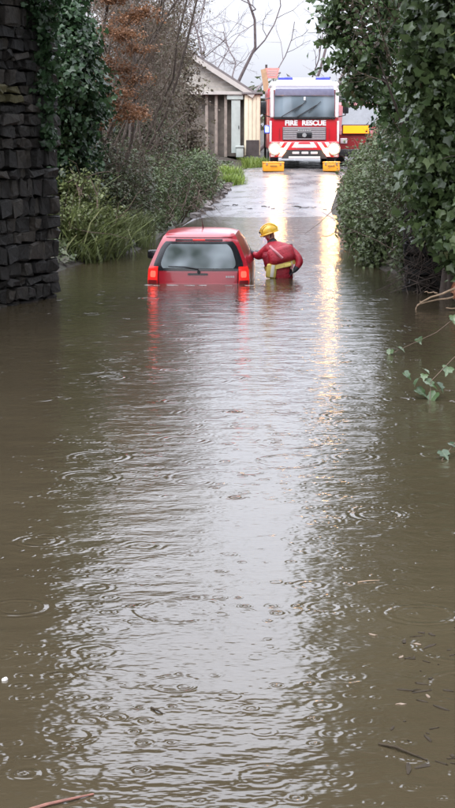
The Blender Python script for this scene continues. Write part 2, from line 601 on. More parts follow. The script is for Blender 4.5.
def tubes_np(name, paths, sides=4):
    """Many tapering tubes as one mesh. paths: list of (pts (n,3), radii (n))."""
    VV, FF = [], []
    base = 0
    ang = np.arange(sides) * 2 * math.pi / sides
    ca, sa = np.cos(ang), np.sin(ang)
    for pts, rad in paths:
        pts = np.asarray(pts)
        n = len(pts)
        t = np.gradient(pts, axis=0)
        t /= (np.linalg.norm(t, axis=1, keepdims=True) + 1e-9)
        ref = np.array([0.31, 0.2, 0.93]) if abs(t[0, 2]) < 0.85 else np.array([1.0, 0.1, 0.0])
        u = np.cross(t, ref)
        u /= (np.linalg.norm(u, axis=1, keepdims=True) + 1e-9)
        w = np.cross(t, u)
        ring = pts[:, None, :] + (u[:, None, :] * ca[None, :, None] + w[:, None, :] * sa[None, :, None]) * np.asarray(rad)[:, None, None]
        VV.append(ring.reshape(-1, 3))
        i = np.arange(n - 1)[:, None] * sides
        k = np.arange(sides)[None, :]
        k2 = (k + 1) % sides
        q = np.stack([base + i + k, base + i + k2, base + i + sides + k2, base + i + sides + k], axis=-1).reshape(-1, 4)
        FF.append(q)
        base += n * sides
    return np_mesh(name, np.concatenate(VV), np.concatenate(FF), True)


def grow(p, d, r, length, level, maxlev, out, rng, wob=0.25, up=0.08, nch=(3, 6), shrink=0.62, side=None):
    """Recursive bare branching; appends (level, pts, radii)."""
    n = 7 if level == 0 else (5 if level < maxlev else 4)
    pts = [np.array(p, float)]
    d = np.array(d, float)
    d /= np.linalg.norm(d)
    dirs = []
    for i in range(n - 1):
        d = d + rng.normal(size=3) * wob + np.array([0, 0, up])
        if side is not None:
            d = d + side * 0.05
        d /= np.linalg.norm(d)
        dirs.append(d)
        pts.append(pts[-1] + d * length / (n - 1))
    rad = np.linspace(r, r * (0.55 if level < maxlev else 0.3), n)
    out.append((level, np.array(pts), rad))
    if level < maxlev:
        k = rng.integers(nch[0], nch[1] + 1)
        for j in range(k):
            f = 0.3 + 0.7 * (j + rng.random()) / k
            i = min(n - 2, int(f * (n - 1)))
            q = pts[i] + (pts[i + 1] - pts[i]) * (f * (n - 1) - i if f < 1 else 1)
            dd = dirs[i] + rng.normal(size=3) * 0.75
            grow(q, dd, max(0.004, r * (0.55 - 0.15 * f)), length * shrink * (0.7 + 0.5 * rng.random()), level + 1, maxlev, out, rng, wob, up, nch, shrink, side)


def fork_tree(root, limbs_from, out_trunk_name, crown_name, mat_t, mat_c, sides=5):
    o = [b for b in limbs_from if b[0] == 0]
    c = [b for b in limbs_from if b[0] > 0]
    link(out_trunk_name, tubes_np(out_trunk_name, [(p, r) for _, p, r in o], 8), mat_t, root)
    if c:
        tw = link(crown_name, tubes_np(crown_name, [(p, r) for _, p, r in c], sides), mat_c, root)
        if crown_name == 'branches':
            tw['kind'] = 'stuff'


def blades(name, centers, n_per, h, spread, width, rng=RNG, lean=0.6, bias=(0, 0, 0)):
    """Arching grass blades: 3-segment strips."""
    hs_ = np.repeat(.35 + .85 * rng.random(len(centers)), n_per)
    C = np.repeat(np.asarray(centers, float), n_per, axis=0)
    N = len(C)
    C = C + np.concatenate([rng.normal(size=(N, 2)) * spread, np.zeros((N, 1))], axis=1)
    a = rng.random(N) * 2 * math.pi
    hh = h * hs_ * (0.35 + 0.85 * rng.random(N))
    ln = lean * hh * (0.3 + rng.random(N))
    ox = np.stack([np.cos(a), np.sin(a), 0 * a], 1) + np.array(bias)
    sd = np.stack([-np.sin(a), np.cos(a), 0 * a], 1) * (.5 + rng.random(N))[:, None]
    V = np.zeros((N, 8, 3))
    for i, (z, o_, w) in enumerate([(0, 0, 1), (.5, .22, .85), (.85, .62, .55), (.88, 1.1, .08)]):
        c = C + np.array([0, 0, 1.0]) * (hh * z)[:, None] + ox * (ln * o_)[:, None]
        V[:, 2 * i] = c - sd * width * w * .5
        V[:, 2 * i + 1] = c + sd * width * w * .5
    f = np.array([[0, 1, 3, 2], [2, 3, 5, 4], [4, 5, 7, 6]])
    F = (f[None] + (np.arange(N) * 8)[:, None, None]).reshape(-1, 4)
    return np_mesh(name, V.reshape(-1, 3), F)


# ------------------------------------------------------------------ the lie of the land
LZ = ([-20, 0, 4, 8, 15, 36, 42, 49, 54, 60, 80, 200], [1.4, 0.7, 0.1, -0.35, -0.68, -0.70, -0.42, 0.0, 0.42, 0.97, 1.5, 2.2])
XL = ([-20, 24, 28, 31, 34, 48, 56, 60, 68, 90, 300], [-3.4, -3.2, -3.1, -2.65, -1.85, -0.95, 0.05, 0.40, 1.35, 4.5, 30])
XR = ([-20, 12, 26.5, 29.5, 34, 50, 57, 60, 64, 72, 100, 300], [3.4, 3.4, 3.2, 2.7, 2.6, 3.15, 3.9, 4.3, 6.4, 7.2, 11.5, 46])


def lane_z(y):
    return np.interp(y, *LZ)


def sstep(a, b, t):
    t = np.clip((t - a) / (b - a), 0, 1)
    return t * t * (3 - 2 * t)


def ground_z(x, y):
    x = np.asarray(x, float)
    y = np.asarray(y, float)
    lz = lane_z(y)
    xl, xr = np.interp(y, *XL), np.interp(y, *XR)
    d = np.maximum(xl - x, x - xr)
    base = np.maximum(lz, 0.0)
    left = x < (xl + xr) / 2
    hi = np.where(left, np.interp(y, [0, 20, 30, 48, 58, 64, 200], [2.5, 3.0, 2.3, 1.6, 0.35, 0.3, 0.3]),
                  np.interp(y, [0, 20, 30, 55, 62, 200], [2.5, 2.8, 2.3, 1.5, 0.5, 0.3]))
    bank = hi * sstep(0.0, 2.6, d) + 0.12 * sstep(0, .3, d)
    inner = lz + (base - lz) * sstep(-0.7, 0.0, d)
    z = np.where(d > 0, base + bank, inner)
    z = z + 0.05 * np.sin(x * 2.1 + y * 1.3) * sstep(0.1, 1.0, d) + 0.04 * np.sin(x * 4.7 - y * 2.9) * sstep(0.1, 1, d)
    return z


xs = np.unique(np.concatenate([np.arange(-9, 12, 0.22), np.array([-1500, -800, -400, -200, -100, -60, -40, -28, -20, -14, 16, 22, 30, 45, 70, 110, 200, 400, 800, 1500.])]))
ys = np.unique(np.concatenate([np.arange(-6, 84, 0.4), np.array([-60, -30, -16, -10, 90, 100, 115, 135, 165, 200, 260, 350, 500, 800, 1200, 1800.])]))
gx, gy = np.meshgrid(xs, ys)
gz = ground_z(gx, gy)
nx, ny = len(xs), len(ys)
ii = (np.arange(ny - 1)[:, None] * nx + np.arange(nx - 1)[None, :]).ravel()
o = link('ground', np_mesh('ground', np.stack([gx.ravel(), gy.ravel(), gz.ravel()], 1), np.stack([ii, ii + 1, ii + nx + 1, ii + nx], 1), True), 'ground')
tag(o, 'brown leafy soil of the lane banks and verges', 'ground', kind='structure')

# road: a sheet following the lane, a little above the soil
rp = []
rys = np.arange(2.0, 130, 0.5)
for y in rys:
    a, b_ = np.interp(y, *XL) + 0.12, min(np.interp(y, *XR) - 0.12, np.interp(y, *XL) + 5.6)
    if 46 < y < 70:
        b_ = min(b_, np.interp(y, [46, 57, 60, 70], [2.9, 3.8, 4.2, 5.6]))
    row = []
    for k in range(13):
        u = k / 12
        x = a + (b_ - a) * u
        row.append((x, y, float(max(lane_z(y), ground_z(x, y))) + 0.03 + 0.06 * (1 - (2 * u - 1) ** 2)))
    rp.append(row)
o = MB().grid(rp).build('road', 'road', smooth=True)
tag(o, 'wet grey asphalt lane rising out of the flood water', 'road', kind='structure')

# flood water: one flat sheet at z = 0, its edge is where it meets the rising land
wy = np.concatenate([np.arange(-14, 30, 1.0), np.arange(30, 52.1, 0.5)])
wp = [[(x, y, 0.0) for x in np.linspace(-4.6, 4.6, 20)] for y in wy]
o = MB().grid(wp).build('water', 'water', smooth=True)
tag(o, 'brown flood water filling the dip of the lane, pocked by rain', 'water', kind='structure')


# ------------------------------------------------------------------ stone abutments of the bridge
def rough_block(w, d, h, seed):
    rg = random.Random(seed)
    bm = bmesh.new()
    bmesh.ops.create_cube(bm, size=1.0)
    bmesh.ops.bevel(bm, geom=list(bm.edges), offset=0.09, segments=1, affect='EDGES')
    for v in bm.verts:
        v.co = Vector((v.co.x * w, v.co.y * d, v.co.z * h)) + Vector((rg.uniform(-1, 1), rg.uniform(-1, 1), rg.uniform(-1, 1))) * 0.03
    me = bpy.data.meshes.new('stone_block')
    bm.to_mesh(me)
    bm.free()
    return me


BRIDGE = empty('stone_bridge', (0, 23, -0.8), 'dark stone bridge whose rubble wall stands in the water at the left edge', 'bridge')


def abutment(name, label, A, B, depth, top, side, moss=None, near_end=False):
    """Wall face from A to B (ground points); depth goes away from the lane. Stones stand proud of a mortar core."""
    A, B = Vector((*A, -0.8)), Vector((*B, -0.8))
    d = B - A
    L = d.length
    ang = math.atan2(d.y, d.x)
    root = bpy.data.objects.new(name, None)
    COL.objects.link(root)
    root.parent = BRIDGE
    root.location = A - BRIDGE.location
    root.rotation_euler = (0, 0, ang)
    tag(root, label)
    mb = MB()
    mb.box((L / 2, side * (depth / 2 + 0.06), (top + 0.8) / 2), (L - 0.1, depth - 0.1, top + 0.8))
    mb.build('core', 'mortar', root)
    rg = random.Random(5 + int(A.x * 10))
    variants = {}
    z = 0.55
    row = 0
    count = 0
    upper = MB()
    while z < top + 0.75:
        h = rg.choice([0.13, 0.16, 0.20, 0.27])
        # long face, then the return at the far end
        for face in (0, 1):
            length = L if face == 0 else depth
            s = 0.0
            while s < length - 0.02:
                w = min(rg.choice([0.15, 0.2, 0.26, 0.32, 0.44]), length - s)
                if length - s - w < 0.14:
                    w = length - s
                proud = rg.uniform(-0.05, 0.06)
                if face == 0:
                    c = (s + w / 2, side * (0.06 - proud), z + h / 2)
                    rz = 0
                else:
                    c = ((0.06 - proud) if near_end else (L - 0.06 + proud), side * (s + w / 2), z + h / 2)
                    rz = R(90)
                if z < 5.6 and (face == 0 or near_end) and (count := count + 1) < 290:
                    key = (round(w, 2), h, rg.randint(0, 2))
                    if key not in variants:
                        variants[key] = rough_block(w - 0.025, 0.26, h - 0.025, hash(key) % 999)
                        variants[key].materials.append(M['stone'])
                    me = variants[key]
                    o = link('stone', me, None, root)
                    o.location = c
                    o.rotation_euler = (rg.uniform(-.03, .03), rg.uniform(-.02, .02), rz + rg.uniform(-.04, .04))
                    if moss and face == 0 and abs(s + w / 2 - moss[0]) < 0.36 and abs(z + h / 2 - moss[1]) < 0.17:
                        o.data = me.copy()
                        o.data.materials.clear()
                        o.data.materials.append(M['mossstone'])
                        tag(o, 'mossy yellow-green stone')
                else:
                    upper.box(c, (w - .03, .26, h - .03), 0, Matrix.Rotation(rz, 3, 'Z'))
                s += w
        z += h
        row += 1
    o = upper.build('upper_masonry', 'stone', root)
    o['kind'] = 'stuff'
    return root


abutment('bridge_abutment', 'dark rubble stone bridge wall standing in water at left edge', (-3.75, 21.9), (-2.50, 24.7), 2.2, 6.6, 1, moss=(1.77, 3.66))
abutment('bridge_abutment', 'dark stone bridge wall hidden behind the ivy at right', (2.75, 25.6), (4.6, 25.3), 1.8, 6.6, 1, near_end=True)
m = MB()
m.box((0, -3.0, 8.0), (14.5, 4.6, 1.15), .03)
m.box((0, -.6, 8.75), (14.5, .45, 2.6), .04)
m.box((0, -5.4, 8.75), (14.5, .45, 2.6), .04)
m.build('unseen_shade_deck', 'stone', BRIDGE)  # unseen deck, added and shaped to shade the pier and near water


# ------------------------------------------------------------------ red hatchback in the water
def build_car():
    root = empty('hatchback_car', (-0.47, 26.75, -0.66), 'red hatchback car stranded in the flood up to its lit tail lamps', 'car', rz=R(-3.5))
    HW = ([.18, .40, .70, .88, .95, 1.10, 1.28, 1.38, 1.43], [.70, .785, .81, .80, .78, .715, .635, .585, .54])
    YR = ([.18, .32, .56, .62, .70, .90, 1.28, 1.36, 1.43], [.06, -.03, -.03, .02, .03, .06, .25, .30, .40])

    def hw(z):
        return float(np.interp(z, *HW))

    def rear(u, z, off=0.0):
        return (u * hw(z), float(np.interp(z, *YR)) + 0.13 * abs(u) ** 4.0 - off, z)
    # profile of the upper skin from the rear bumper over the roof to the nose
    prof = [(float(np.interp(z, *YR)), z, hw(z), .13) for z in np.linspace(.18, 1.43, 26)]
    prof += [(.55, 1.455, .555, .10), (.8, 1.475, .565, .07), (1.1, 1.485, .57, .05), (1.5, 1.475, .57, .03), (1.8, 1.45, .56, .0), (1.98, 1.41, .555, -.04),
             (2.2, 1.28, .60, -.07), (2.45, 1.12, .66, -.10), (2.72, .95, .74, -.12), (3.0, .90, .75, -.14), (3.3, .83, .72, -.18), (3.5, .73, .68, -.22), (3.58, .55, .66, -.24), (3.58, .35, .64, -.24), (3.5, .18, .6, -.2)]
    US = np.linspace(-1, 1, 17)
    mb = MB()
    P = []
    for i, (y, z, w, bul) in enumerate(prof):
        drop = 0.05 if i > 25 and z > 1.3 else (0.02 if i > 25 else 0.0)
        P.append([(u * w, y + bul * abs(u) ** 4, z - drop * abs(u) ** 4) for u in US])
    mb.grid(P)
    for sgn in (-1, 1):
        side = []
        for i, (y, z, w, bul) in enumerate(prof):
            drop = 0.05 if i > 25 and z > 1.3 else (0.02 if i > 25 else 0.0)
            zt = z - drop
            tp = w / max(hw(z), 1e-3) if i > 25 else 1.0
            col = []
            for k in range(11):
                zz = .18 + (zt - .18) * k / 10
                col.append((sgn * (w if k == 10 else hw(zz) * (tp + (1 - tp) * (1 - k / 10) * (0.6 if y < 2.8 else 0.2))), y + bul, zz))
            side.append(col)
        mb.grid(side, sgn < 0)
    body = mb.build('body', 'carred', root, True, 0.002, R(32))

    def patch(name, mat, u0, u1, z0, z1, off, n=14, rnd=0.2, parent=root, taper=0.0):
        m = MB()
        G, K = [], []
        for i in range(n + 1):
            b_ = i / n
            z = z0 + (z1 - z0) * b_
            e = 1 - rnd * (abs(2 * b_ - 1) ** 4)
            g, k = [], []
            for j in range(n + 1):
                a = j / n
                u = (u0 + u1) / 2 + (u1 - u0) * (a - .5) * (e - taper * b_ if taper else e)
                g.append(rear(u, z, off))
                k.append(rear(u, z, -0.02))
            G.append(g)
            K.append(k)
        m.grid(G)
        m.grid([[G[0][j] for j in range(n + 1)], [K[0][j] for j in range(n + 1)]])
        m.grid([[G[n][j] for j in range(n + 1)], [K[n][j] for j in range(n + 1)]])
        m.grid([[G[i][0] for i in range(n + 1)], [K[i][0] for i in range(n + 1)]])
        m.grid([[G[i][n] for i in range(n + 1)], [K[i][n] for i in range(n + 1)]])
        return m.build(name, mat, parent, True, 0.0005)
    win = patch('rear_window', 'blackgloss', -.92, .92, .865, 1.315, .006, rnd=.07)
    patch('pane', 'fogglass', -.78, .78, .905, 1.275, .012, rnd=.10, parent=win)
    patch('brake_light_housing', 'blackgloss', -.62, .62, 1.33, 1.352, .012, rnd=.0)
    for s in (-1, 1):
        lamp = patch('tail_lamp', 'taillit', s * .80, s * 1.0, .66, .93, .012, rnd=.12)
        patch('bulb', 'tailbulb', s * .84, s * .95, .76, .86, .016, rnd=.3, parent=lamp)
        o = patch('lamp_trim', 'vanred', s * .81, s * .985, .66, .715, .016, rnd=.0, parent=lamp)
    # hatch seam and handle recess
    for s in (-1, 1):
        m = MB()
        m.tube([rear(s * .775, .62, .004), rear(s * .785, .75, .004), rear(s * .79, .86, .004)], .005, 4)
        m.build('hatch_seam', 'blackgloss', root)
        m = MB()
        m.tube([(s * (hw(z) + .004), 1.22, z) for z in np.linspace(.3, 1.36, 9)], .005, 4)
        m.build('door_seam', 'blackgloss', root)
    m = MB()
    m.tube([rear(u, 1.375, .004) for u in np.linspace(-.9, .9, 15)], .005, 4)
    m.build('roof_seam', 'blackgloss', root)
    patch('brake_light', 'taillit', -.16, .16, 1.334, 1.350, .015, rnd=.0)
    patch('hatch_handle', 'blackgloss', -.20, .20, .80, .83, .014, rnd=.1)
    m = MB()
    m.tube([rear(.02, .85, .03), rear(-.0, .90, .035), rear(-.28, .93, .03), rear(-.60, .935, .028)], [.016, .014, .010, .007], 6)
    m.tube([rear(.02, .85, .0), rear(.02, .85, .045)], .026, 8)
    m.build('rear_wiper', 'black', root)
    m = MB()
    for k in range(5):
        m.box(rear(.56 + .035 * k, .775, .012), (.018, .008, .03))
    m.build('badge', 'chrome', root)
    # side glass and handles, mirrors
    for s in (-1, 1):
        for nm, y0, y1 in (('rear_side_window', .62, 1.18), ('door_window', 1.26, 2.28)):
            m = MB()
            G = []
            for i in range(7):
                z = .93 + .40 * i / 6
                a = y0 + (.22 * i / 6 if nm == 'rear_side_window' else 0.0)
                b_ = y1 - (.42 * i / 6 if nm == 'door_window' else 0.0)
                G.append([(s * (hw(z) + .012), a + (b_ - a) * j / 6, z) for j in range(7)])
            m.grid(G)
            m.build(nm, 'darkglass', root, True)
        m = MB()
        m.box((s * .905, 2.08, .98), (.22, .10, .155), .04)
        m.tube([(s * .76, 2.12, .95), (s * .85, 2.10, .96)], .022, 6)
        m.build('door_mirror', 'blackgloss', root, True)
        m = MB()
        m.box((s * .815, 1.36, .82), (.03, .18, .035), .01)
        m.build('door_handle', 'carred', root, True)
        for y in (.55, 2.95):
            m = MB()
            m.tube([(s * .58, y, .27), (s * .74, y, .27)], .285, 20)
            w = m.build('wheel', 'black', root)
    m = MB()
    m.tube([(0.0, 1.2, 1.49), (0.0, 1.0, 1.56), (0, .85, 1.66)], [.012, .006, .003], 6)
    m.build('aerial', 'black', root)
    # parcel shelf and head restraints cannot be seen through the fogged glass
    return root


build_car()

# ------------------------------------------------------------------ rescuer leaning on the car
def build_person():
    root = empty('person', (0.88, 28.0, -0.70), 'rescuer in red drysuit and yellow helmet, waist-deep, leaning on the red car', 'person')
    O = Vector((0.88, 28.0, -0.70))
    V, E, Rr = [], [], []

    def add(p, r, par=None):
        V.append(Vector(p) - O)
        Rr.append(r if hasattr(r, '__len__') else (r, r))
        if par is not None:
            E.append((par, len(V) - 1))
        return len(V) - 1
    pel = add((.90, 27.98, .06), (.17, .14))
    wai = add((.885, 28.02, .20), (.185, .15), pel)
    che = add((.84, 28.08, .36), (.205, .165), wai)
    upc = add((.80, 28.14, .475), (.165, .12), che)
    nec = add((.735, 28.20, .575), (.06, .06), upc)
    hd1 = add((.705, 28.22, .645), (.075, .085), nec)
    hd2 = add((.69, 28.23, .72), (.085, .09), hd1)
    hd3 = add((.69, 28.23, .79), (.06, .065), hd2)
    # left arm reaches to the car window sill, right arm bent with the hand back at the hip
    ls = add((.66, 28.16, .45), (.10, .095), upc)
    le = add((.51, 28.26, .32), (.075, .075), ls)
    lw = add((.435, 28.36, .375), (.042, .042), le)
    lh = add((.405, 28.40, .385), (.045, .028), lw)
    rs = add((1.00, 28.06, .455), (.10, .095), upc)
    rm = add((1.11, 27.99, .38), (.085, .085), rs)
    re = add((1.20, 27.92, .275), (.075, .075), rm)
    rw = add((1.125, 27.86, .15), (.043, .043), re)
    rh = add((1.09, 27.86, .11), (.045, .028), rw)
    for s, hx, fx in ((-1, .80, .70), (1, 1.0, 1.06)):
        h = add((hx, 27.99, -.03), (.11, .11), pel)
        k = add((hx + s * .04, 28.06, -.36), (.075, .075), h)
        a = add((fx, 27.94, -.60), (.055, .055), k)
        f = add((fx, 28.10, -.655), (.045, .035), a)
    # fingers, thumb leaving the side of each palm
    for w, base, fwd, across in ((lw, lh, Vector((-.7, .6, .25)).normalized(), Vector((.35, .35, .85)).normalized()),
                                 (rw, rh, Vector((-.75, .05, -.65)).normalized(), Vector((.1, -1, .1)).normalized())):
        b0 = V[base] + O
        for i, (off, ln) in enumerate(((-.032, .065), (-.011, .08), (.011, .085), (.032, .07))):
            q = add(b0 + fwd * .035 + across * off, .0115, base)
            q = add(b0 + fwd * (.035 + ln * .5) + across * off * 1.1, .010, q)
            q = add(b0 + fwd * (.035 + ln * .95) + across * off * 1.1 + Vector((0, 0, -.015)), .008, q)
        q = add(b0 - across * .045 + fwd * .01, .013, base)
        q = add(b0 - across * .065 + fwd * .045, .010, q)
    me = bpy.data.meshes.new('body')
    me.from_pydata([tuple(v) for v in V], E, [])
    o = bpy.data.objects.new('body', me)
    COL.objects.link(o)
    sk = o.modifiers.new('skin', 'SKIN')
    sk.use_smooth_shade = True
    for i, sv in enumerate(me.skin_vertices[0].data):
        sv.radius = Rr[i]
        sv.use_root = (i == pel)
    ss = o.modifiers.new('sub', 'SUBSURF')
    ss.levels = ss.render_levels = 2
    dg = bpy.context.evaluated_depsgraph_get()
    bme = bpy.data.meshes.new_from_object(o.evaluated_get(dg))
    bpy.data.objects.remove(o)
    bme.materials.clear()
    for k in ('suit', 'skin', 'glove'):
        bme.materials.append(M[k])
    hc = Vector((.69, 28.23, .72)) - O
    hands = [V[lh], V[rh]]
    for p in bme.polygons:
        c = p.center
        if (c - hc).length < .125 and c.z > hc.z - .09:
            p.material_index = 1
        elif min((c - h).length for h in hands) < .10 or c.z < .13:
            p.material_index = 2
        p.use_smooth = True
    body = link('body', bme, None, root)

    def loc(p):
        return Vector(p) - O
    # head faces the car (towards -x and a little down, away from the camera)
    f = Vector((-.86, -.20, -.30)).normalized()
    upv = Vector((-.12, .06, .98))
    sd = f.cross(upv).normalized()
    upv = sd.cross(f).normalized()
    H = loc((.69, 28.23, .725))
    rotm = Matrix((sd, f, upv)).transposed()

    def headpiece(name, mat, pts_boxes, parent=root):
        m = MB()
        for (c, s, bev) in pts_boxes:
            m.box(tuple(H + rotm @ Vector(c)), s, bev, rotm)
        return m.build(name, mat, parent, True)
    headpiece('nose', 'skin', [((0, .10, -.025), (.026, .035, .045), .008)])
    headpiece('mouth', 'vest', [((0, .088, -.066), (.045, .012, .012), .003)])
    for s in (-1, 1):
        headpiece('eye', 'blackgloss', [((s * .032, .088, .0), (.022, .010, .010), .003)])
        headpiece('ear', 'skin', [((s * .088, -.005, -.02), (.016, .035, .055), .006)])
    # helmet: domed shell with a brim, ridges and vents
    m = MB()
    G = []
    for i in range(11):
        th = i / 10 * R(100)
        row = []
        for j in range(25):
            ph = j / 24 * 2 * math.pi
            rr = .140 + .004 * math.cos(6 * ph) * math.sin(th)
            back = 1.10 if math.sin(ph) < 0 else 1.02
            row.append(tuple(H + rotm @ Vector((math.sin(th) * math.cos(ph) * rr * .96, math.sin(th) * math.sin(ph) * rr * back, .01 + math.cos(th) * rr * .92))))
        G.append(row)
    m.grid(G)
    helm = m.build('helmet', 'helmet', root, True, 0.0004)
    m = MB()
    ring = [tuple(H + rotm @ Vector((math.cos(t) * .142, math.sin(t) * .155, -.012))) for t in np.linspace(0, 2 * math.pi, 25)]
    m.tube(ring, .013, 6, cap=False)
    m.build('brim', 'helmet', helm, True)
    for k in (-1, 0, 1):
        m = MB()
        arc = [tuple(H + rotm @ Vector((k * .06, math.cos(t) * .15, .012 + math.sin(t) * (.136 - abs(k) * .022)))) for t in np.linspace(.25, math.pi - .15, 12)]
        m.tube(arc, .011, 6)
        m.build('ridge', 'helmet', helm, True)
    m = MB()
    m.box(tuple(H + rotm @ Vector((0.0, .150, .05))), (.05, .02, .035), .006, rotm)
    m.build('lamp_mount', 'glove', helm, True)
    for s in (-1, 1):
        m = MB()
        m.tube([tuple(H + rotm @ Vector(q)) for q in ((s * .13, .0, -.01), (s * .10, .02, -.07), (s * .03, .04, -.105))], .008, 5)
        m.build('chin_strap', 'glove', helm)

    # shells that follow the torso axis
    axis = [((.895, 27.99, .07), (.235, .20)), ((.885, 28.02, .18), (.235, .19)), ((.86, 28.06, .30), (.25, .20)), ((.825, 28.10, .41), (.245, .185)), ((.795, 28.145, .50), (.18, .14))]

    def shell(name, mat, t0, t1, grow_, parent=root, a0=0, a1=2 * math.pi, n=26, wave=0.0, rows=9):
        m = MB()
        G = []
        for i in range(rows):
            t = t0 + (t1 - t0) * i / (rows - 1)
            k = min(int(t), len(axis) - 2)
            fr = t - k
            c = Vector(axis[k][0]).lerp(Vector(axis[k + 1][0]), fr)
            rx = axis[k][1][0] * (1 - fr) + axis[k + 1][1][0] * fr + grow_
            ry = axis[k][1][1] * (1 - fr) + axis[k + 1][1][1] * fr + grow_
            tilt = -.28
            row = []
            for j in range(n):
                a = a0 + (a1 - a0) * j / (n - 1)
                w = 1 + wave * math.sin(a * 7 + i * 1.3)
                dx = math.cos(a) * rx * w
                row.append(tuple(loc((c.x + dx, c.y + math.sin(a) * ry * w, c.z - tilt * dx * .9))))
            G.append(row)
        m.grid(G)
        return m.build(name, mat, parent, True, 0.0005, None)
    vest = shell('life_jacket', 'vest', .9, 3.6, .012, wave=.02, rows=14)
    # bulky foam back panel
    m = MB()
    rotb = Matrix.Rotation(R(-14), 3, 'Y') @ Matrix.Rotation(R(-20), 3, 'X')
    m.box(tuple(loc((.88, 27.915, .375))), (.44, .20, .28), .08, rotb)
    m.build('back_panel', 'suit', vest, True)
    shell('belt', 'hivis', .95, 1.5, .035, vest, rows=4)
    m = MB()
    for q in ((.72, 27.865, .115),):
        m.box(tuple(loc(q)), (.17, .10, .23), .03, Matrix.Rotation(R(8), 3, 'Y'))
    m.build('pouch', 'hivis', vest, True)
    m = MB()
    m.box(tuple(loc((.735, 27.808, .12))), (.055, .014, .20), .004, Matrix.Rotation(R(8), 3, 'Y'))
    m.build('reflective_tape', 'silver', vest, True)
    m = MB()
    m.tube([tuple(loc(q)) for q in ((.70, 28.0, .51), (.74, 27.87, .475), (.83, 27.805, .40), (.90, 27.79, .33))], .024, 6)
    m.build('shoulder_strap', 'pinkstrap', vest, True)
    m = MB()
    m.tube([tuple(loc(q)) for q in ((1.02, 27.99, .44), (1.04, 27.92, .36), (1.05, 27.86, .26), (1.07, 27.84, .12), (1.10, 27.83, .02))], .011, 6)
    m.build('tow_line', 'silver', vest, True)
    m = MB()
    m.box(tuple(loc((.99, 27.80, .22))), (.12, .03, .06), .012, rotb)
    m.build('hivis_patch', 'hivis', vest, True)
    m = MB()
    m.box(tuple(loc((1.055, 27.86, .19))), (.05, .05, .09), .015)
    m.build('buckle', 'pinkstrap', vest, True)
    m = MB()
    m.tube([tuple(loc(q)) for q in ((.75, 28.185, .53), (.735, 28.20, .575), (.72, 28.21, .60))], [.10, .085, .072], 14)
    m.build('neck_seal', 'glove', root, True)
    return root


build_person()

# ------------------------------------------------------------------ fire engine
TX, TY, TZ = 2.68, 60.0, float(lane_z(60.6)) + 0.07


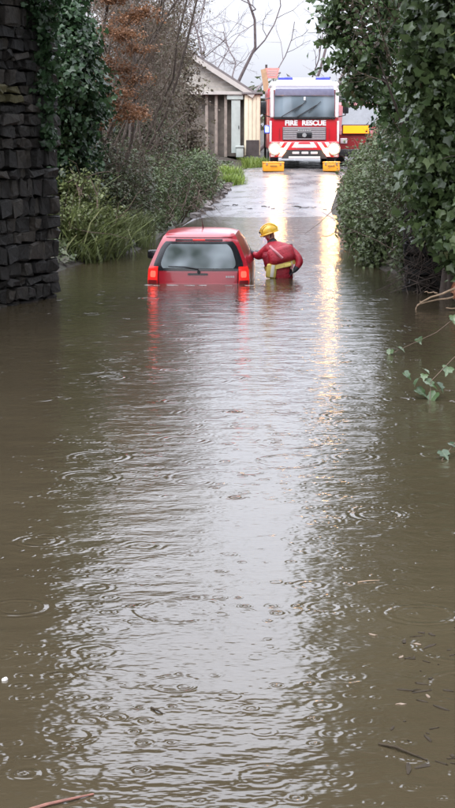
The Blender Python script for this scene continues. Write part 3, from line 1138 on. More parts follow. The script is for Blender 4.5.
def build_engine():
    root = empty('fire_engine', (TX, TY, TZ), 'red fire engine with lit headlamps and chevron bumper facing down the lane', 'fire engine')
    Wd = 1.20
    m = MB()
    m.box((0, 1.15, 1.72), (2 * Wd, 2.2, 2.16), .13)
    cab = m.build('cab', 'truckred', root, True)
    m = MB()
    m.box((0, 5.0, 1.75), (2.42, 5.4, 2.2), .06)
    m.build('equipment_body', 'truckred', root, True)
    m = MB()
    m.box((0, 3.95, .62), (2.2, 7.1, .30), .03)
    m.build('chassis', 'black', root)
    m = MB()
    m.box((0, .95, 2.885), (2.40, 2.0, .24), .11)
    m.build('roof_cap', 'white', root, True)
    for s in (-1, 1):
        m = MB()
        m.box((s * 1.13, .02, 2.28), (.13, .10, 1.02), .04)
        m.build('pillar_stripe', 'white', root, True)
        m = MB()
        m.box((s * 1.175, .045, 1.26), (.07, .12, .80), .02)
        m.build('edge_stripe', 'white', root, True)
    # windscreen, sky-toned visor, wipers
    m = MB()
    G = [[(-1.05 + 2.10 * i / 12, -.015 + .05 * (abs(i / 6 - 1)) ** 3, 1.80 + .78 * k / 6) for i in range(13)] for k in range(7)]
    m.grid(G)
    m.grid([[(x, y + .03, z) for (x, y, z) in row] for row in G])
    ws = m.build('windscreen', 'truckglass', root, True)
    m = MB()
    m.box((0, -.03, 2.66), (2.06, .14, .30), .05, Matrix.Rotation(R(16), 3, 'X'))
    m.build('sun_visor', 'visor', root, True)
    for (x0, x1, a) in ((-.80, -.08, .42), (-.25, .42, .40)):
        m = MB()
        m.tube([(x0, -.05, 1.80), (x1, -.045, 1.80 + a)], .016, 5)
        m.tube([(x1 - .28, -.05, 1.80 + a - .26), (x1 + .14, -.045, 1.80 + a + .12)], .011, 5)
        m.build('wiper', 'black', ws)
    m = MB()
    m.box((.0, -.035, 2.42), (.07, .03, .12), .01)
    m.build('camera_unit', 'white', ws)
    # black scuttle strip along the foot of the windscreen
    m = MB()
    m.box((.0, .01, 1.755), (2.14, .06, .09), .02)
    m.build('scuttle', 'blackgloss', root)
    # lettering band
    text_mesh('front_lettering', 'FIRE', .24, .006, 'white', root, (-.46, .030, 1.58), (R(90), 0, 0), .012)
    text_mesh('front_lettering', 'RESCUE', .24, .006, 'white', root, (.33, .030, 1.58), (R(90), 0, 0), .012)
    # grille
    m = MB()
    m.box((0, .03, 1.22), (1.52, .05, .46), .02)
    gr = m.build('grille', 'grilledark', root, True)
    for k in range(7):
        m = MB()
        m.box((0, -.004, 1.035 + .062 * k), (1.48, .03, .036), .008)
        m.build('slat', 'grille', gr)
    m = MB()
    m.box((0, -.03, 1.17), (.52, .03, .20), .02)
    bd = m.build('badge', 'blackgloss', gr, True)
    m = MB()
    m.tube([(0, -.055, 1.17), (0, -.03, 1.17)], .075, 16)
    m.build('roundel', 'chrome', bd)
    for k in range(6):
        m = MB()
        m.box((-.20 + .08 * k, -.03, 1.335), (.055, .02, .06), .004)
        m.build('letter_block', 'chrome', gr)
    for s in (-1, 1):
        m = MB()
        m.tube([(s * .87, -.02, 1.40), (s * .87, -.02, 1.02)], .014, 6)
        m.build('grab_rail', 'vanred', root)
    # bumper with diagonal stripes
    m = MB()
    m.box((0, .07, .68), (2.42, .34, .56), .05)
    bp = m.build('bumper', 'truckred', root, True)
    for s in (-1, 1):
        for k in range(4):
            x = s * (.18 + .26 * k)
            m = MB()
            z0, z1 = .43, .925
            if k == 0:
                z0 = .74
            sh = .34
            p = [(x, -.105, z1), (x + s * .14, -.105, z1), (x + s * (.14 + sh * (z1 - z0) / .495), -.105, z0), (x + s * sh * (z1 - z0) / .495, -.105, z0)]
            m.prism([(min(max(a, -1.19), 1.19), b_, c) for a, b_, c in p], (0, .02, 0))
            m.build('chevron_stripe', 'white', bp)
    m = MB()
    m.box((0, -.10, .79), (.62, .03, .13), .02)
    m.build('number_plate_panel', 'white', bp, True)
    m = MB()
    m.prism([(-.62, -.112, .66), (.62, -.112, .66), (.80, -.112, .36), (-.80, -.112, .36)], (0, .05, 0))
    m.build('bumper_opening', 'black', bp)
    for x in (-.30, .02, .34):
        m = MB()
        m.box((x, -.125, .555), (.24, .03, .085), .02)
        m.build('fog_lamp', 'white', bp, True)
    m = MB()
    m.box((0, -.125, .395), (1.10, .04, .075), .02)
    m.build('chrome_bar', 'white', bp, True)
    for s in (-1, 1):
        m = MB()
        m.tube([(s * 1.03, -.125, .70), (s * 1.03, -.03, .70)], .23, 24)
        hl = m.build('headlamp_housing', 'chrome', bp, True)
        for dx, dz, r in ((0, 0, .17), (-s * .27, -.07, .09)):  # small second lens is added to stand in for headlamp glare
            m = MB()
            G = []
            for i in range(6):
                t = i / 5 * R(80)
                G.append([(s * 1.03 + dx + math.sin(t) * r * math.cos(a), -.125 - .05 * math.cos(t), .70 + dz + math.sin(t) * r * math.sin(a)) for a in np.linspace(0, 2 * math.pi, 21)])
            m.grid(G)
            m.build('lens_and_glare', 'headlit', hl, True, 0.0003)
        # mirrors on arms
        m = MB()
        m.tube([(s * 1.18, .10, 2.45), (s * 1.42, -.02, 2.38), (s * 1.42, -.02, 1.85), (s * 1.2, .1, 1.80)], .022, 6)
        m.box((s * 1.43, -.03, 2.12), (.20, .10, .42), .03)
        m.build('mirror', 'blackgloss', root, True)
    m = MB()
    m.box((-1.30, .16, 1.36), (.20, .16, .30), .05)
    m.build('side_beacon', 'bluelens', root, True)
    m = MB()
    m.box((-1.30, .07, 1.36), (.13, .05, .20), .02)
    m.build('lit_side_beacon', 'bluelit', root, True)
    m = MB()
    m.box((0, .55, 3.035), (1.9, .35, .06), .02)
    lb = m.build('light_bar', 'white', root, True)
    for x in (-.66, .66):
        m = MB()
        m.box((x, .55, 3.12), (.50, .32, .13), .04)
        m.build('blue_lens', 'bluelens', lb, True)
    m = MB()
    m.box((0, .55, 3.10), (.80, .28, .09), .02)
    m.build('lamp_cover', 'white', lb, True)
    for s in (-1, 1):
        m = MB()
        m.box((s * 1.06, -.07, 2.76), (.10, .06, .06), .02)
        m.build('marker_lamp', 'marker', root, True)
        for y in (1.25, 5.4):
            m = MB()
            m.tube([(s * .88, y, .50), (s * 1.17, y, .50)], .50, 24)
            w = m.build('wheel', 'black', root, True)
            m = MB()
            m.tube([(s * 1.14, y, .50), (s * 1.19, y, .50)], .27, 18)
            m.build('rim', 'chrome', w, True)
    m = MB()
    for k in range(9):
        m.box((-.55 + .0 * k, 3.2 + .5 * k, 2.98), (.5, .04, .05))
    for s in (-1, 1):
        m.box((-.55 + s * .24, 5.2, 2.98), (.05, 4.6, .07))
    m.build('roof_ladder', 'chrome', root)
    return root


build_engine()


def equipment_case(x, y, w, label, rz):
    z = float(lane_z(y)) + .075
    root = empty('equipment_case', (x, y, z), label, 'case', 'yellow cases on the road', rz)
    m = MB()
    m.box((0, 0, .145), (w, .42, .29), .035)
    m.build('shell', 'yellowcase', root, True)
    m = MB()
    m.box((0, 0, .305), (w + .02, .44, .05), .015)
    m.build('lid', 'yellowcase', root, True)
    m = MB()
    m.tube([(-.11, -.215, .19), (-.11, -.25, .19), (.11, -.25, .19), (.11, -.215, .19)], .012, 6)
    m.build('handle', 'black', root)
    for s in (-1, 1):
        m = MB()
        m.box((s * w * .33, -.225, .26), (.06, .03, .09), .008)
        m.build('latch', 'signtan', root)


equipment_case(1.58, 59.35, .72, 'yellow plastic case on the wet road below the left headlamp', R(4))
equipment_case(3.60, 59.40, .58, 'yellow plastic case on the wet road below the right headlamp', R(-5))


def build_van():
    vx, vy = 5.05, 62.6
    z = float(ground_z(vx, vy)) + .05
    root = empty('emergency_van', (vx, vy, z), 'dark red emergency van with lit amber panel behind the right hedge', 'van')
    m = MB()
    pr = [(0, .35), (0, 1.15), (.10, 1.28), (.55, 1.42), (1.15, 2.22), (1.4, 2.32), (5.0, 2.32), (5.1, 2.2), (5.1, .35)]
    m.prism([(-.98, y, q) for y, q in pr], (1.96, 0, 0))
    m.build('body', 'vanred', root)
    m = MB()
    m.prism([(-.86, .575, 1.44), (-.78, 1.11, 2.18), (.78, 1.11, 2.18), (.86, .575, 1.44)], (0, -.03, .02))
    m.build('windscreen', 'darkglass', root)
    m = MB()
    m.box((-.38, -.06, 1.33), (1.02, .07, .36), .02)
    bx = m.build('warning_panel', 'blackgloss', root)
    m = MB()
    m.box((-.38, -.10, 1.33), (.94, .03, .28), .01)
    m.build('lit_face', 'amberlit', bx)
    m = MB()
    m.box((0, -.03, .50), (1.98, .16, .26), .04)
    m.build('bumper', 'black', root, True)
    for s in (-1, 1):
        m = MB()
        m.box((s * .82, -.015, .92), (.26, .06, .20), .03)
        m.build('headlamp', 'white', root, True)
        m = MB()
        m.box((s * 1.12, .75, 1.5), (.2, .1, .26), .03)
        m.build('mirror', 'black', root, True)
        for y in (.9, 4.1):
            m = MB()
            m.tube([(s * .74, y, .33), (s * .97, y, .33)], .33, 20)
            m.build('wheel', 'black', root, True)


build_van()


# ------------------------------------------------------------------ timber outbuilding beside the lane
def build_shed():
    bx, by = -1.15, 66.0   # the ridge lies left of the visible right half
    gz_ = 1.35
    root = empty('timber_outbuilding', (bx, by, gz_), 'gabled outbuilding with pale bargeboard, timber posts and cream side panel', 'building')
    hwid = 1.95 + .35            # half width of the gable, ridge over x = 0
    ze, zr = 2.50, 3.95
    RX = -.35
    # rear volume
    m = MB()
    m.box((RX, 2.6, 1.2), (2 * hwid - .3, 3.6, 2.5))
    m.build('rear_wall', 'shingle', root)
    # gable cladding boards
    nb = 8
    for k in range(nb):
        za, zb = ze + (zr - ze) * k / nb, ze + (zr - ze) * (k + 1) / nb - .006
        wa = hwid * (1 - (za - ze) / (zr - ze))
        wb = hwid * (1 - (zb - ze) / (zr - ze))
        m = MB()
        m.prism([(RX - wa, .0, za), (RX + wa, .0, za), (RX + wb, .008, zb), (RX - wb, .008, zb)], (0, .06, 0))
        m.build('gable_board', 'shingle', root)
    for s in (-1, 1):
        m = MB()
        n = Vector((s * (zr - ze), 0, hwid)).normalized()
        a, b_ = Vector((RX + s * (hwid + .22), -.28, ze - .14)), Vector((RX, -.28, zr))
        m.prism([a + n * .05, b_ + n * .05, b_ + n * .13, a + n * .13], (0, 4.9, 0))
        m.build('roof', 'roofing', root)
        m = MB()
        m.prism([a - n * .13, b_ - n * .13, b_ + n * .045, a + n * .045], (0, -.05, 0))
        m.build('bargeboard', 'trimwhite', root)
    m = MB()
    m.box((-.1, -.12, ze - .06), (2 * hwid - .3, .30, .12), .01)
    m.build('lintel', 'trimwhite', root)
    m = MB()
    m.box((-.1, .30, ze / 2), (2 * hwid - .4, .06, ze - .1))
    m.build('back_boarding', 'backboard', root)
    for x in (-1.5, -1.15, -.8, .35, .72, 1.08):
        m = MB()
        m.box((x, .0 + .04 * math.sin(x * 9), ze / 2 - .03), (.11, .11, ze - .10), .01)
        m.build('post', 'post', root, True)
    m = MB()
    m.box((1.47, -.14, 1.18), (.34, .06, 2.0), .01)
    d = m.build('door', 'greydoor', root)
    m = MB()
    m.box((1.44, -.16, 2.30), (.62, .10, .22), .02)
    m.build('door_head', 'greydoor', root)
    m = MB()
    m.box((1.58, -.185, 1.15), (.03, .03, .12), .006)
    m.build('handle', 'black', d)
    # wall lamp under the gable
    m = MB()
    m.tube([(.10, -.05, 2.40), (.10, -.35, 2.44)], .025, 6)
    m.box((.10, -.38, 2.40), (.26, .10, .09), .03)
    m.build('wall_lamp', 'trimwhite', root, True)
    # cream lean-to on the right
    for k in range(4):
        m = MB()
        m.box((1.80 + .15 * k + .075, -.20, 1.23), (.138, .05, 2.28), .008)
        m.build('cream_board', 'cream', root)
    m = MB()
    m.box((2.10, .55, 1.2), (.62, 1.4, 2.3))
    m.build('lean_to_wall', 'cream', root)
    m = MB()
    m.box((2.10, .45, 2.43), (.80, 1.6, .08), .02)
    m.build('lean_to_roof', 'roofing', root)
    m = MB()
    m.box((2.11, -.245, .36), (.50, .04, .62), .01)
    m.build('lower_panel', 'darkwood', root)
    m = MB()
    m.box((1.62, -.36, .42), (.34, .34, .08), .02)
    m.box((1.62, -.36, .21), (.28, .28, .38), .02)
    m.build('water_butt', 'greydoor', root, True)
    return root


build_shed()

# dark boarded fence between the outbuilding and the engine
fx0, fy = 1.42, 67.2
root = empty('board_fence', (fx0, fy, 1.35), 'dark upright board fence between the cream wall and the fire engine', 'fence')
for k in range(9):
    m = MB()
    m.box((.08 + .155 * k, 0, 1.05), (.145, .03, 2.1 + .04 * math.sin(k * 2.3)))
    m.build('board', 'darkwood', root)
m = MB()
m.box((.7, .04, .5), (1.4, .05, .1))
m.box((.7, .04, 1.7), (1.4, .05, .1))
m.build('rail', 'darkwood', root)

# sign on a pole behind the outbuilding
sx, sy = 1.52, 67.8
gz0 = float(ground_z(sx, sy))
root = empty('roadside_sign', (sx, sy, gz0), 'faded red tapered sign board on a pole above the outbuilding roof', 'sign')
m = MB()
m.tube([(0, 0, -.1), (0, 0, 3.75)], .045, 8)
m.build('pole', 'darkwood', root)
m = MB()
m.prism([(-.06, -.06, 3.62), (.52, -.06, 3.62), (.42, -.06, 3.22), (.06, -.06, 3.22)], (0, .05, 0))
bd = m.build('sign_board', 'signred', root)
for k, (w, z) in enumerate(((.34, 3.50), (.38, 3.42), (.28, 3.34))):
    m = MB()
    m.box((.235, -.065, z), (w, .008, .03))
    m.build('faint_line', 'trimwhite', bd)
m = MB()
m.prism([(-.22, -.075, 3.55), (-.02, -.075, 3.60), (.09, -.075, 3.02), (.07, -.075, 2.72), (-.10, -.075, 2.72), (-.14, -.075, 3.05)], (0, .03, 0))
m.build('hanging_board', 'signtan', root)


# ------------------------------------------------------------------ vegetation: left bank
def shrub(name, label, cat, base, blobs, per_m2, spread, size, mat, stems=6, shape=LEAF4, droop=0.4, shell=.45, stem_mat='twig', group=None, keep=None, clump=24, seed=1, reach=.8, shoots=0):
    rng = np.random.default_rng(seed)
    root = empty(name, base, label, cat, group)
    bp = np.array(base)
    P, Nn = blob_points(blobs, per_m2, spread, rng, shell, clump, keep)
    shoot_paths = []
    for k in range(shoots):
        b = blobs[rng.integers(0, len(blobs))]
        d = rng.normal(size=3)
        d[2] = abs(d[2]) * .8
        d /= np.linalg.norm(d)
        p0 = np.array(b[:3]) + d * np.array(b[3:]) * .8
        L = .25 + .55 * rng.random()
        t = np.linspace(0, 1, 7)[:, None]
        pts = p0 + d * t * L + np.array([0, 0, 1]) * (.25 * t - .45 * t * t) * L * 1.6 + rng.normal(size=(7, 3)) * .012
        if keep is not None and not np.all(keep(pts)):
            continue
        shoot_paths.append((pts - bp, np.linspace(.006, .002, 7)))
        q = pts[rng.integers(1, 7, 16)] + rng.normal(size=(16, 3)) * .035
        P = np.concatenate([P, q])
        Nn = np.concatenate([Nn, rng.normal(size=(16, 3)) * .6 + np.array([0, 0, .8])])
    sz = size * np.clip(np.exp(rng.normal(size=len(P)) * .38), .4, 1.6)
    me = leaf_cloud('foliage', P - bp, Nn, sz, shape, droop, rng)
    link('foliage' if cat != 'tree' else 'crown', me, mat, root)
    paths = list(shoot_paths)
    for k in range(stems):
        b = blobs[k % len(blobs)]
        tgt = np.array(b[:3]) + rng.normal(size=3) * np.array(b[3:]) * .45 * reach
        p0 = bp + np.array([rng.normal() * .18, rng.normal() * .18, -.1])
        n = 8
        t = np.linspace(0, 1, n)[:, None]
        bend = np.array([rng.normal() * .25, rng.normal() * .25, .35])
        pts = p0 * (1 - t) + tgt * t + bend * (np.sin(t * math.pi)) + rng.normal(size=(n, 3)) * .03
        L = np.linalg.norm(tgt - p0)
        paths.append((pts - bp, np.linspace(.012 + .008 * L, .006, n)))
        for q in range(5):
            i = rng.integers(3, n)
            d = rng.normal(size=3) * .5 + np.array([0, 0, .2])
            pp = pts[i] + d * np.linspace(0, 1, 4)[:, None] * .8 + rng.normal(size=(4, 3)) * .03
            paths.append((pp - bp, np.linspace(.010, .003, 4)))
    link('trunk' if cat == 'tree' else 'stems', tubes_np('stems', paths, 5), stem_mat, root)
    return root


def G(x, y):
    return (x, y, float(ground_z(x, y)))


def lane_clear(margin_l, margin_r, zmax):
    """keeps foliage out of the open lane below zmax, where the photo shows water and road"""
    def f(P):
        xl, xr = np.interp(P[:, 1], *XL), np.interp(P[:, 1], *XR)
        mr = margin_r * np.interp(P[:, 1], [25, 34, 46, 52], [1.0, .9, .15, 0.0])
        bad = (P[:, 0] > xl + margin_l) & (P[:, 0] < xr - mr) & (P[:, 2] < zmax)
        return ~bad & (P[:, 2] > ground_z(P[:, 0], P[:, 1]) - .1) & (P[:, 2] > 0.01)
    return f


# tall ivy-clad tree right behind the left bridge wall
rng = np.random.default_rng(3)
base = G(-3.6, 33.5)
bl = []
for k in range(5):
    z = 2.0 + k * 1.05
    bl.append((-3.55 + .28 * math.sin(k * 1.9), 33.4 + .4 * math.cos(k * 1.3), z, .95 + .18 * math.sin(k * 2.7), 1.0, .95))
bl += [(-3.0, 32.6, 3.8, .55, .6, 1.1), (-2.95, 33.0, 6.3, .6, .7, .9), (-4.3, 33.2, 4.5, 1.0, 1, 1.6)]
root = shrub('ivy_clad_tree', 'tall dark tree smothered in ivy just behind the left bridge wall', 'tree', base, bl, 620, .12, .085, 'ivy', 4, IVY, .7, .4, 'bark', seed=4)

# ivy hanging on the left bridge wall
bl = [(-2.62, 24.05, 4.6, .24, .2, 1.1), (-2.58, 24.2, 3.3, .16, .14, .7), (-2.72, 23.9, 5.9, .3, .22, .9), (-2.56, 24.3, 2.5, .09, .10, .35), (-2.62, 24.75, 5.2, .24, .25, 1.2), (-2.7, 24.8, 3.9, .22, .22, .9), (-2.75, 24.9, 7.2, .35, .35, 1.4), (-2.66, 24.85, 2.9, .12, .15, .5), (-2.95, 24.3, 7.6, .5, .4, .8)]
shrub('ivy_curtain', 'ivy hanging down the upper right edge of the left bridge wall', 'ivy', (-2.8, 24.9, 6.4), bl, 700, .07, .07, 'ivy', 4, IVY, .8, .6, 'bark', seed=5)

# beech shrub keeping its rusty leaves, in flat layers
rng = np.random.default_rng(8)
base = G(-2.55, 37.5)
root = empty('beech_shrub', base, 'shrub with rusty brown leaves in flat layers above the left bank', 'shrub')
bp = np.array(base)
limbs = []
for a, t in ((-2.9, (-3.1, 37.0, 5.0)), (-2.5, (-2.0, 37.0, 4.6)), (-2.6, (-2.5, 36.8, 6.0)), (-2.5, (-1.8, 37.4, 5.4))):
    p0 = np.array([a, 37.5, base[2] - .1])
    grow(p0, np.array(t) - p0, .05, np.linalg.norm(np.array(t) - p0) * 1.05, 0, 3, limbs, rng, .16, .03, (4, 6), .5)
limbs = [b for b in limbs if (b[0] == 0 and b[1][-1][0] < -1.2) or (b[0] > 0 and np.all(b[1][:, 0] < -1.25))]
fork_tree(root, [(l_, p - bp, r) for l_, p, r in limbs], 'trunk', 'branches', 'bark', 'twig', 4)
layers = []
for k in range(26):
    u = rng.random()
    zz = 2.75 + 2.9 * u ** 1.5
    layers.append((-2.35 + .62 * rng.normal() * (1 - .3 * u) + .25 * u, 36.5 + .25 * rng.normal(), zz, .22 + .38 * rng.random(), .3, .035 + .05 * rng.random()))
layers = [q for q in layers if q[0] + q[3] < -1.3]
layers += [(-2.75, 35.6, 2.50, .35, .3, .05), (-2.35, 35.6, 2.62, .40, .3, .05), (-1.95, 35.6, 2.72, .34, .3, .045), (-2.5, 35.7, 2.92, .45, .3, .05), (-2.15, 35.7, 3.15, .45, .3, .05), (-2.6, 35.7, 3.4, .4, .3, .06)]
P, Nn = blob_points(layers, 520, .06, rng, .9, 14)
Nn[:, 2] += .8
link('foliage', leaf_cloud('foliage', P - bp, Nn, .055 * (.6 + .8 * rng.random(len(P))), LEAF4, .2, rng), 'rust', root)

# bare brown thicket leaning over the lane, left
def thicket(name, label, base, targets, seed, r0=.06, maxlev=3, nch=(4, 7), mat='twig', leaf=None, wob=.17, cat='shrub', group=None, shrink=.55, prune=lambda P: bool(np.all(P[:, 0] < np.interp(P[:, 2], [1, 2.5, 4, 5.0, 6.0, 9], [-1.2, -1.25, -1.3, -.95, -.4, .2]))) and bool(np.all(P[:, 2] > .3))):
    rng = np.random.default_rng(seed)
    root = empty(name, base, label, cat, group)
    bp = np.array(base)
    limbs = []
    for t in targets:
        p0 = bp + np.array([rng.normal() * .25, rng.normal() * .3, -.15])
        d = np.array(t) - p0
        grow(p0, d + np.array([0, 0, .15]) * np.linalg.norm(d), r0 * (.7 + .6 * rng.random()), np.linalg.norm(d) * 1.05, 0, maxlev, limbs, rng, wob, .0, nch, shrink)
    if prune is not None:
        kept = []
        for lv, pp, rr in limbs:
            if lv > 0:
                if prune(pp):
                    kept.append((lv, pp, rr))
                continue
            n_ok = len(pp)
            while n_ok > 3 and not prune(np.concatenate([pp[n_ok - 1:n_ok] - np.array([.3, 0, 0])] + ([] if n_ok < 5 else [pp[n_ok - 2:n_ok - 1] - np.array([.3, 0, 0])]))):
                n_ok -= 1
            r2 = rr[:n_ok].copy()
            r2[-1] *= .3
            kept.append((lv, pp[:n_ok], r2))
        limbs = kept
    fork_tree(root, [(l_, p - bp, r) for l_, p, r in limbs], 'trunk', 'branches' if cat == 'shrub' else 'crown', 'bark', mat, 3)
    if leaf:
        ends = np.array([p[-1] for l_, p, r in limbs if l_ >= maxlev - 1] + [p[len(p) // 2] for l_, p, r in limbs if l_ >= maxlev - 1])
        n = leaf[0]
        c = ends[rng.integers(0, len(ends), n)] + rng.normal(size=(n, 3)) * .12
        nn = rng.normal(size=(n, 3)) + np.array([0, 0, .8])
        link('foliage', leaf_cloud('foliage', c - bp, nn, leaf[1] * (.6 + .8 * rng.random(n)), LEAF4, .4, rng), leaf[2], root)
    return root


thicket('bare_thicket', 'bare brown thicket leaning right over the left bank before the outbuilding', G(-2.7, 43),
        [(-1.5, 42, 6.6), (-.6, 43, 5.4), (-1.9, 42, 6.8), (-1.9, 41.5, 4.6), (-1.5, 43, 4.6), (-2.5, 42, 6.5), (-1.6, 42.5, 5.4)], 21, .035, leaf=(3600, .06, 'brownleaf'))
thicket('bare_thicket', 'bare grey-brown thicket behind the rusty shrub on the left bank', G(-3.0, 41),
        [(-2.6, 40, 7.0), (-2.0, 40, 6.6), (-3.4, 40, 7.2), (-2.2, 40, 5.0), (-2.3, 40.5, 7.4), (-2.9, 40, 5.6)], 22, .035, leaf=(4200, .065, 'brownleaf'))
thicket('bare_thicket', 'low bare scrub against the timber posts of the outbuilding', G(-1.4, 55),
        [(-1.2, 54.5, 3.0), (-.75, 54.8, 2.7), (-1.7, 54.5, 3.6), (-.5, 55, 2.5), (-1.2, 55.5, 3.3), (-1.5, 55, 4.2), (-2.0, 55, 4.6)], 23, .02, nch=(5, 8), leaf=(1500, .06, 'brownleaf'))

for lab, bx_, by_, sd, tg in (('dense twiggy scrub right above the undergrowth on the left bank', -2.3, 46, 24, [(-2.9, 45.5, 5.5), (-2.2, 45, 5.9), (-1.6, 45.5, 5.2), (-1.9, 45, 4.2), (-2.6, 45, 4.4), (-1.35, 46, 4.4), (-1.5, 45.5, 6.6)]),
                              ('dense grey-brown scrub hiding the left half of the outbuilding gable', -2.1, 51, 25, [(-2.4, 51, 6.2), (-1.8, 50, 5.8), (-1.35, 51, 5.2), (-1.6, 51, 4.2), (-1.2, 51, 6.4), (-2.6, 51, 4.6), (-1.25, 51, 3.8)])):
    thicket('bare_thicket', lab, G(bx_, by_), tg, sd, .03, nch=(6, 8), leaf=(5200, .06, 'brownleaf'), wob=.2, shrink=.5)

for lab, bx_, by_, sd, tg in (('low tangle of bare stems over the undergrowth behind the bright grass', -2.9, 36.5, 26, [(-2.4, 35, 2.2), (-2.0, 35.5, 1.6), (-2.8, 35, 2.6), (-1.8, 36, 1.3), (-2.2, 35, 2.8)]),
                              ('low tangle of bare stems over the bushes level with the car', -2.3, 42, 27, [(-1.5, 41, 1.6), (-1.3, 42, 2.0), (-1.9, 41, 2.6), (-1.5, 42.5, 2.9), (-2.2, 41, 3.0)])):
    thicket('bare_thicket', lab, G(bx_, by_), tg, sd, .016, nch=(4, 6), leaf=(700, .05, 'brownleaf'), wob=.22, shrink=.55, prune=lambda P: bool(np.all(P[:, 0] < np.interp(P[:, 1], *XL) + .05)) and bool(np.all(P[:, 2] > .15)))

# undergrowth along the left bank
def bank_shrub(k, label, x, y, rx, ry, rz, mat, seed, size=.06, dens=520):
    b = G(x, y)
    bl = [(x, y, b[2] + rz * .55, rx, ry, rz), (x + rx * .45, y - ry * .5, b[2] + rz * .3, rx * .65, ry * .7, rz * .7), (x - rx * .4, y + .2, b[2] + rz * .9, rx * .7, ry * .7, rz * .65)]
    return shrub('undergrowth_shrub', label, 'shrub', b, bl, dens, .09, size, mat, 10, LEAF4, .3, .6, 'twig', 'undergrowth on the left bank', lane_clear(-.02, .0, 9), 16, seed, shoots=60)


bank_shrub(0, 'dark leafy undergrowth on the left bank right above the bright grass', -2.75, 36.0, .9, .8, .75, 'under', 31)
bank_shrub(1, 'brownish tangled undergrowth below the rusty brown leaves', -2.2, 38.5, .85, 1.2, 1.0, 'under', 32)
bank_shrub(2, 'rounded green-brown bush on the left bank level with the car', -1.65, 40.8, .75, 1.1, .95, 'bramble', 33)
bank_shrub(3, 'broad green bush on the left bank before the water edge', -1.35, 44.5, .8, 1.4, 1.0, 'bramble', 34)
bank_shrub(4, 'green bush at the left water edge, nearest the road', -1.0, 48.2, .75, 1.2, .95, 'bramble', 35)
bank_shrub(5, 'low green bush between the road edge and the outbuilding posts', -.75, 52.5, .75, 1.2, .85, 'bramble', 36)
bank_shrub(6, 'tall dull thicket of leaves behind the left bank bushes', -2.4, 46.5, 1.0, 1.3, 1.6, 'under', 37, .07, 420)

shrub('dull_shrub', 'tall dull brown-green shrub hiding the left part of the outbuilding', 'shrub', G(-2.1, 57.5), [(-1.6, 57.5, 2.3, .8, .8, .9), (-1.85, 57.5, 3.6, .9, .8, 1.0), (-1.55, 57.5, 4.8, .6, .6, .9), (-2.3, 57.5, 5.6, .9, .8, 1.1), (-1.2, 57.3, 1.9, .5, .5, .6), (-1.2, 57.4, 3.2, .3, .4, .6)], 250, .12, .085, 'brownleaf', 16, LEAF4, .3, .8, 'twig', clump=12, seed=38, shoots=60)
shrub('dull_shrub', 'dull brown scrub between the rusty leaves and the outbuilding', 'shrub', G(-2.6, 48), [(-2.6, 48, 3.4, .8, .8, 1.2), (-2.2, 48, 4.6, .75, .7, 1.0), (-1.75, 48, 3.0, .5, .6, .9), (-2.9, 48, 5.6, .9, .8, 1.0)], 200, .12, .07, 'brownleaf', 16, LEAF4, .3, .9, 'twig', clump=10, seed=39, shoots=60)

# bright grass and ferny growth at the foot of the left bank
rng = np.random.default_rng(44)
def grass_tuft(label, pts, n_per, h, spread, width, mat, lean=.7, bias=(0, 0, 0), name='grass_clump', seed=1):
    rg = np.random.default_rng(seed)
    base = G(*pts[0])
    root = empty(name, base, label, 'grass')
    C = [np.array(G(*p)) - np.array(base) - np.array([0, 0, .04]) for p in pts]
    link('blades', blades('blades', C, n_per, h, spread, width, rg, lean, bias), mat, root)
    return root


pts = [(-3.1 + rng.random() * .9, 30.8 + rng.random() * 3.4) for _ in range(46)]
pts = [(x, y) for x, y in pts if x < np.interp(y, *XL) + .02]
grass_tuft('long bright green grass drooping over the left bank to the water', pts, 42, .66, .17, .03, 'grass', 1.7, (.1, -.1, 0), seed=51)
shrub('fern_clump', 'bright leafy plants among the long grass at the left water edge', 'plant', G(-2.6, 32.3), [(-2.95, 31.6, .75, .5, .5, .5), (-2.5, 32.4, .7, .45, .5, .5), (-2.2, 33.4, .6, .4, .5, .45), (-2.8, 32.8, 1.35, .5, .5, .4)], 330, .1, .06, 'grass', 8, LEAF4, .9, .9, 'twig', seed=57, keep=lane_clear(.03, 0, 9), clump=10)
pts = [(-2.3 + rng.random() * .55, 34.6 + rng.random() * 2.2) for _ in range(14)]
grass_tuft('green fern-like tuft at the water edge left of the car', pts, 120, .5, .12, .018, 'grass', .9, (.3, -.3, 0), seed=52)
pts = [(-.15 + rng.random() * .5, 55.6 + rng.random() * 2.6) for _ in range(12)]
grass_tuft('bright yellow-green grass mound where the lane meets the outbuilding', pts, 150, .42, .14, .022, 'lime', .8, seed=53)
pts = [(.75 + rng.random() * .75, 61.5 + rng.random() * 3.0) for _ in range(16)]
grass_tuft('pale green grass verge below the cream wall', pts, 130, .40, .16, .02, 'lime', .7, seed=54)
# mixed low ground cover of the banks, nobody could count it
rng = np.random.default_rng(60)
N = 42000
gxp = np.concatenate([-6 + 6.2 * rng.random(N), 2.2 + 5.5 * rng.random(N)])
gyp = np.concatenate([27 + 34 * rng.random(N), 14 + 44 * rng.random(N)])
d = np.maximum(np.interp(gyp, *XL) - gxp, gxp - np.interp(gyp, *XR))
k = (d > .05) & (d < 2.8)
gxp, gyp = gxp[k], gyp[k]
gzp = ground_z(gxp, gyp) + .05 + .12 * rng.random(len(gxp))
Nn = rng.normal(size=(len(gxp), 3)) * .6 + np.array([0, -.3, 1])
o = link('ground_cover', leaf_cloud('ground_cover', np.stack([gxp, gyp, gzp], 1), Nn, .11 * (.5 + rng.random(len(gxp))), IVY, .2, rng), 'under')
tag(o, 'low leafy ground cover and ivy carpeting the lane banks', 'ground cover', kind='stuff')

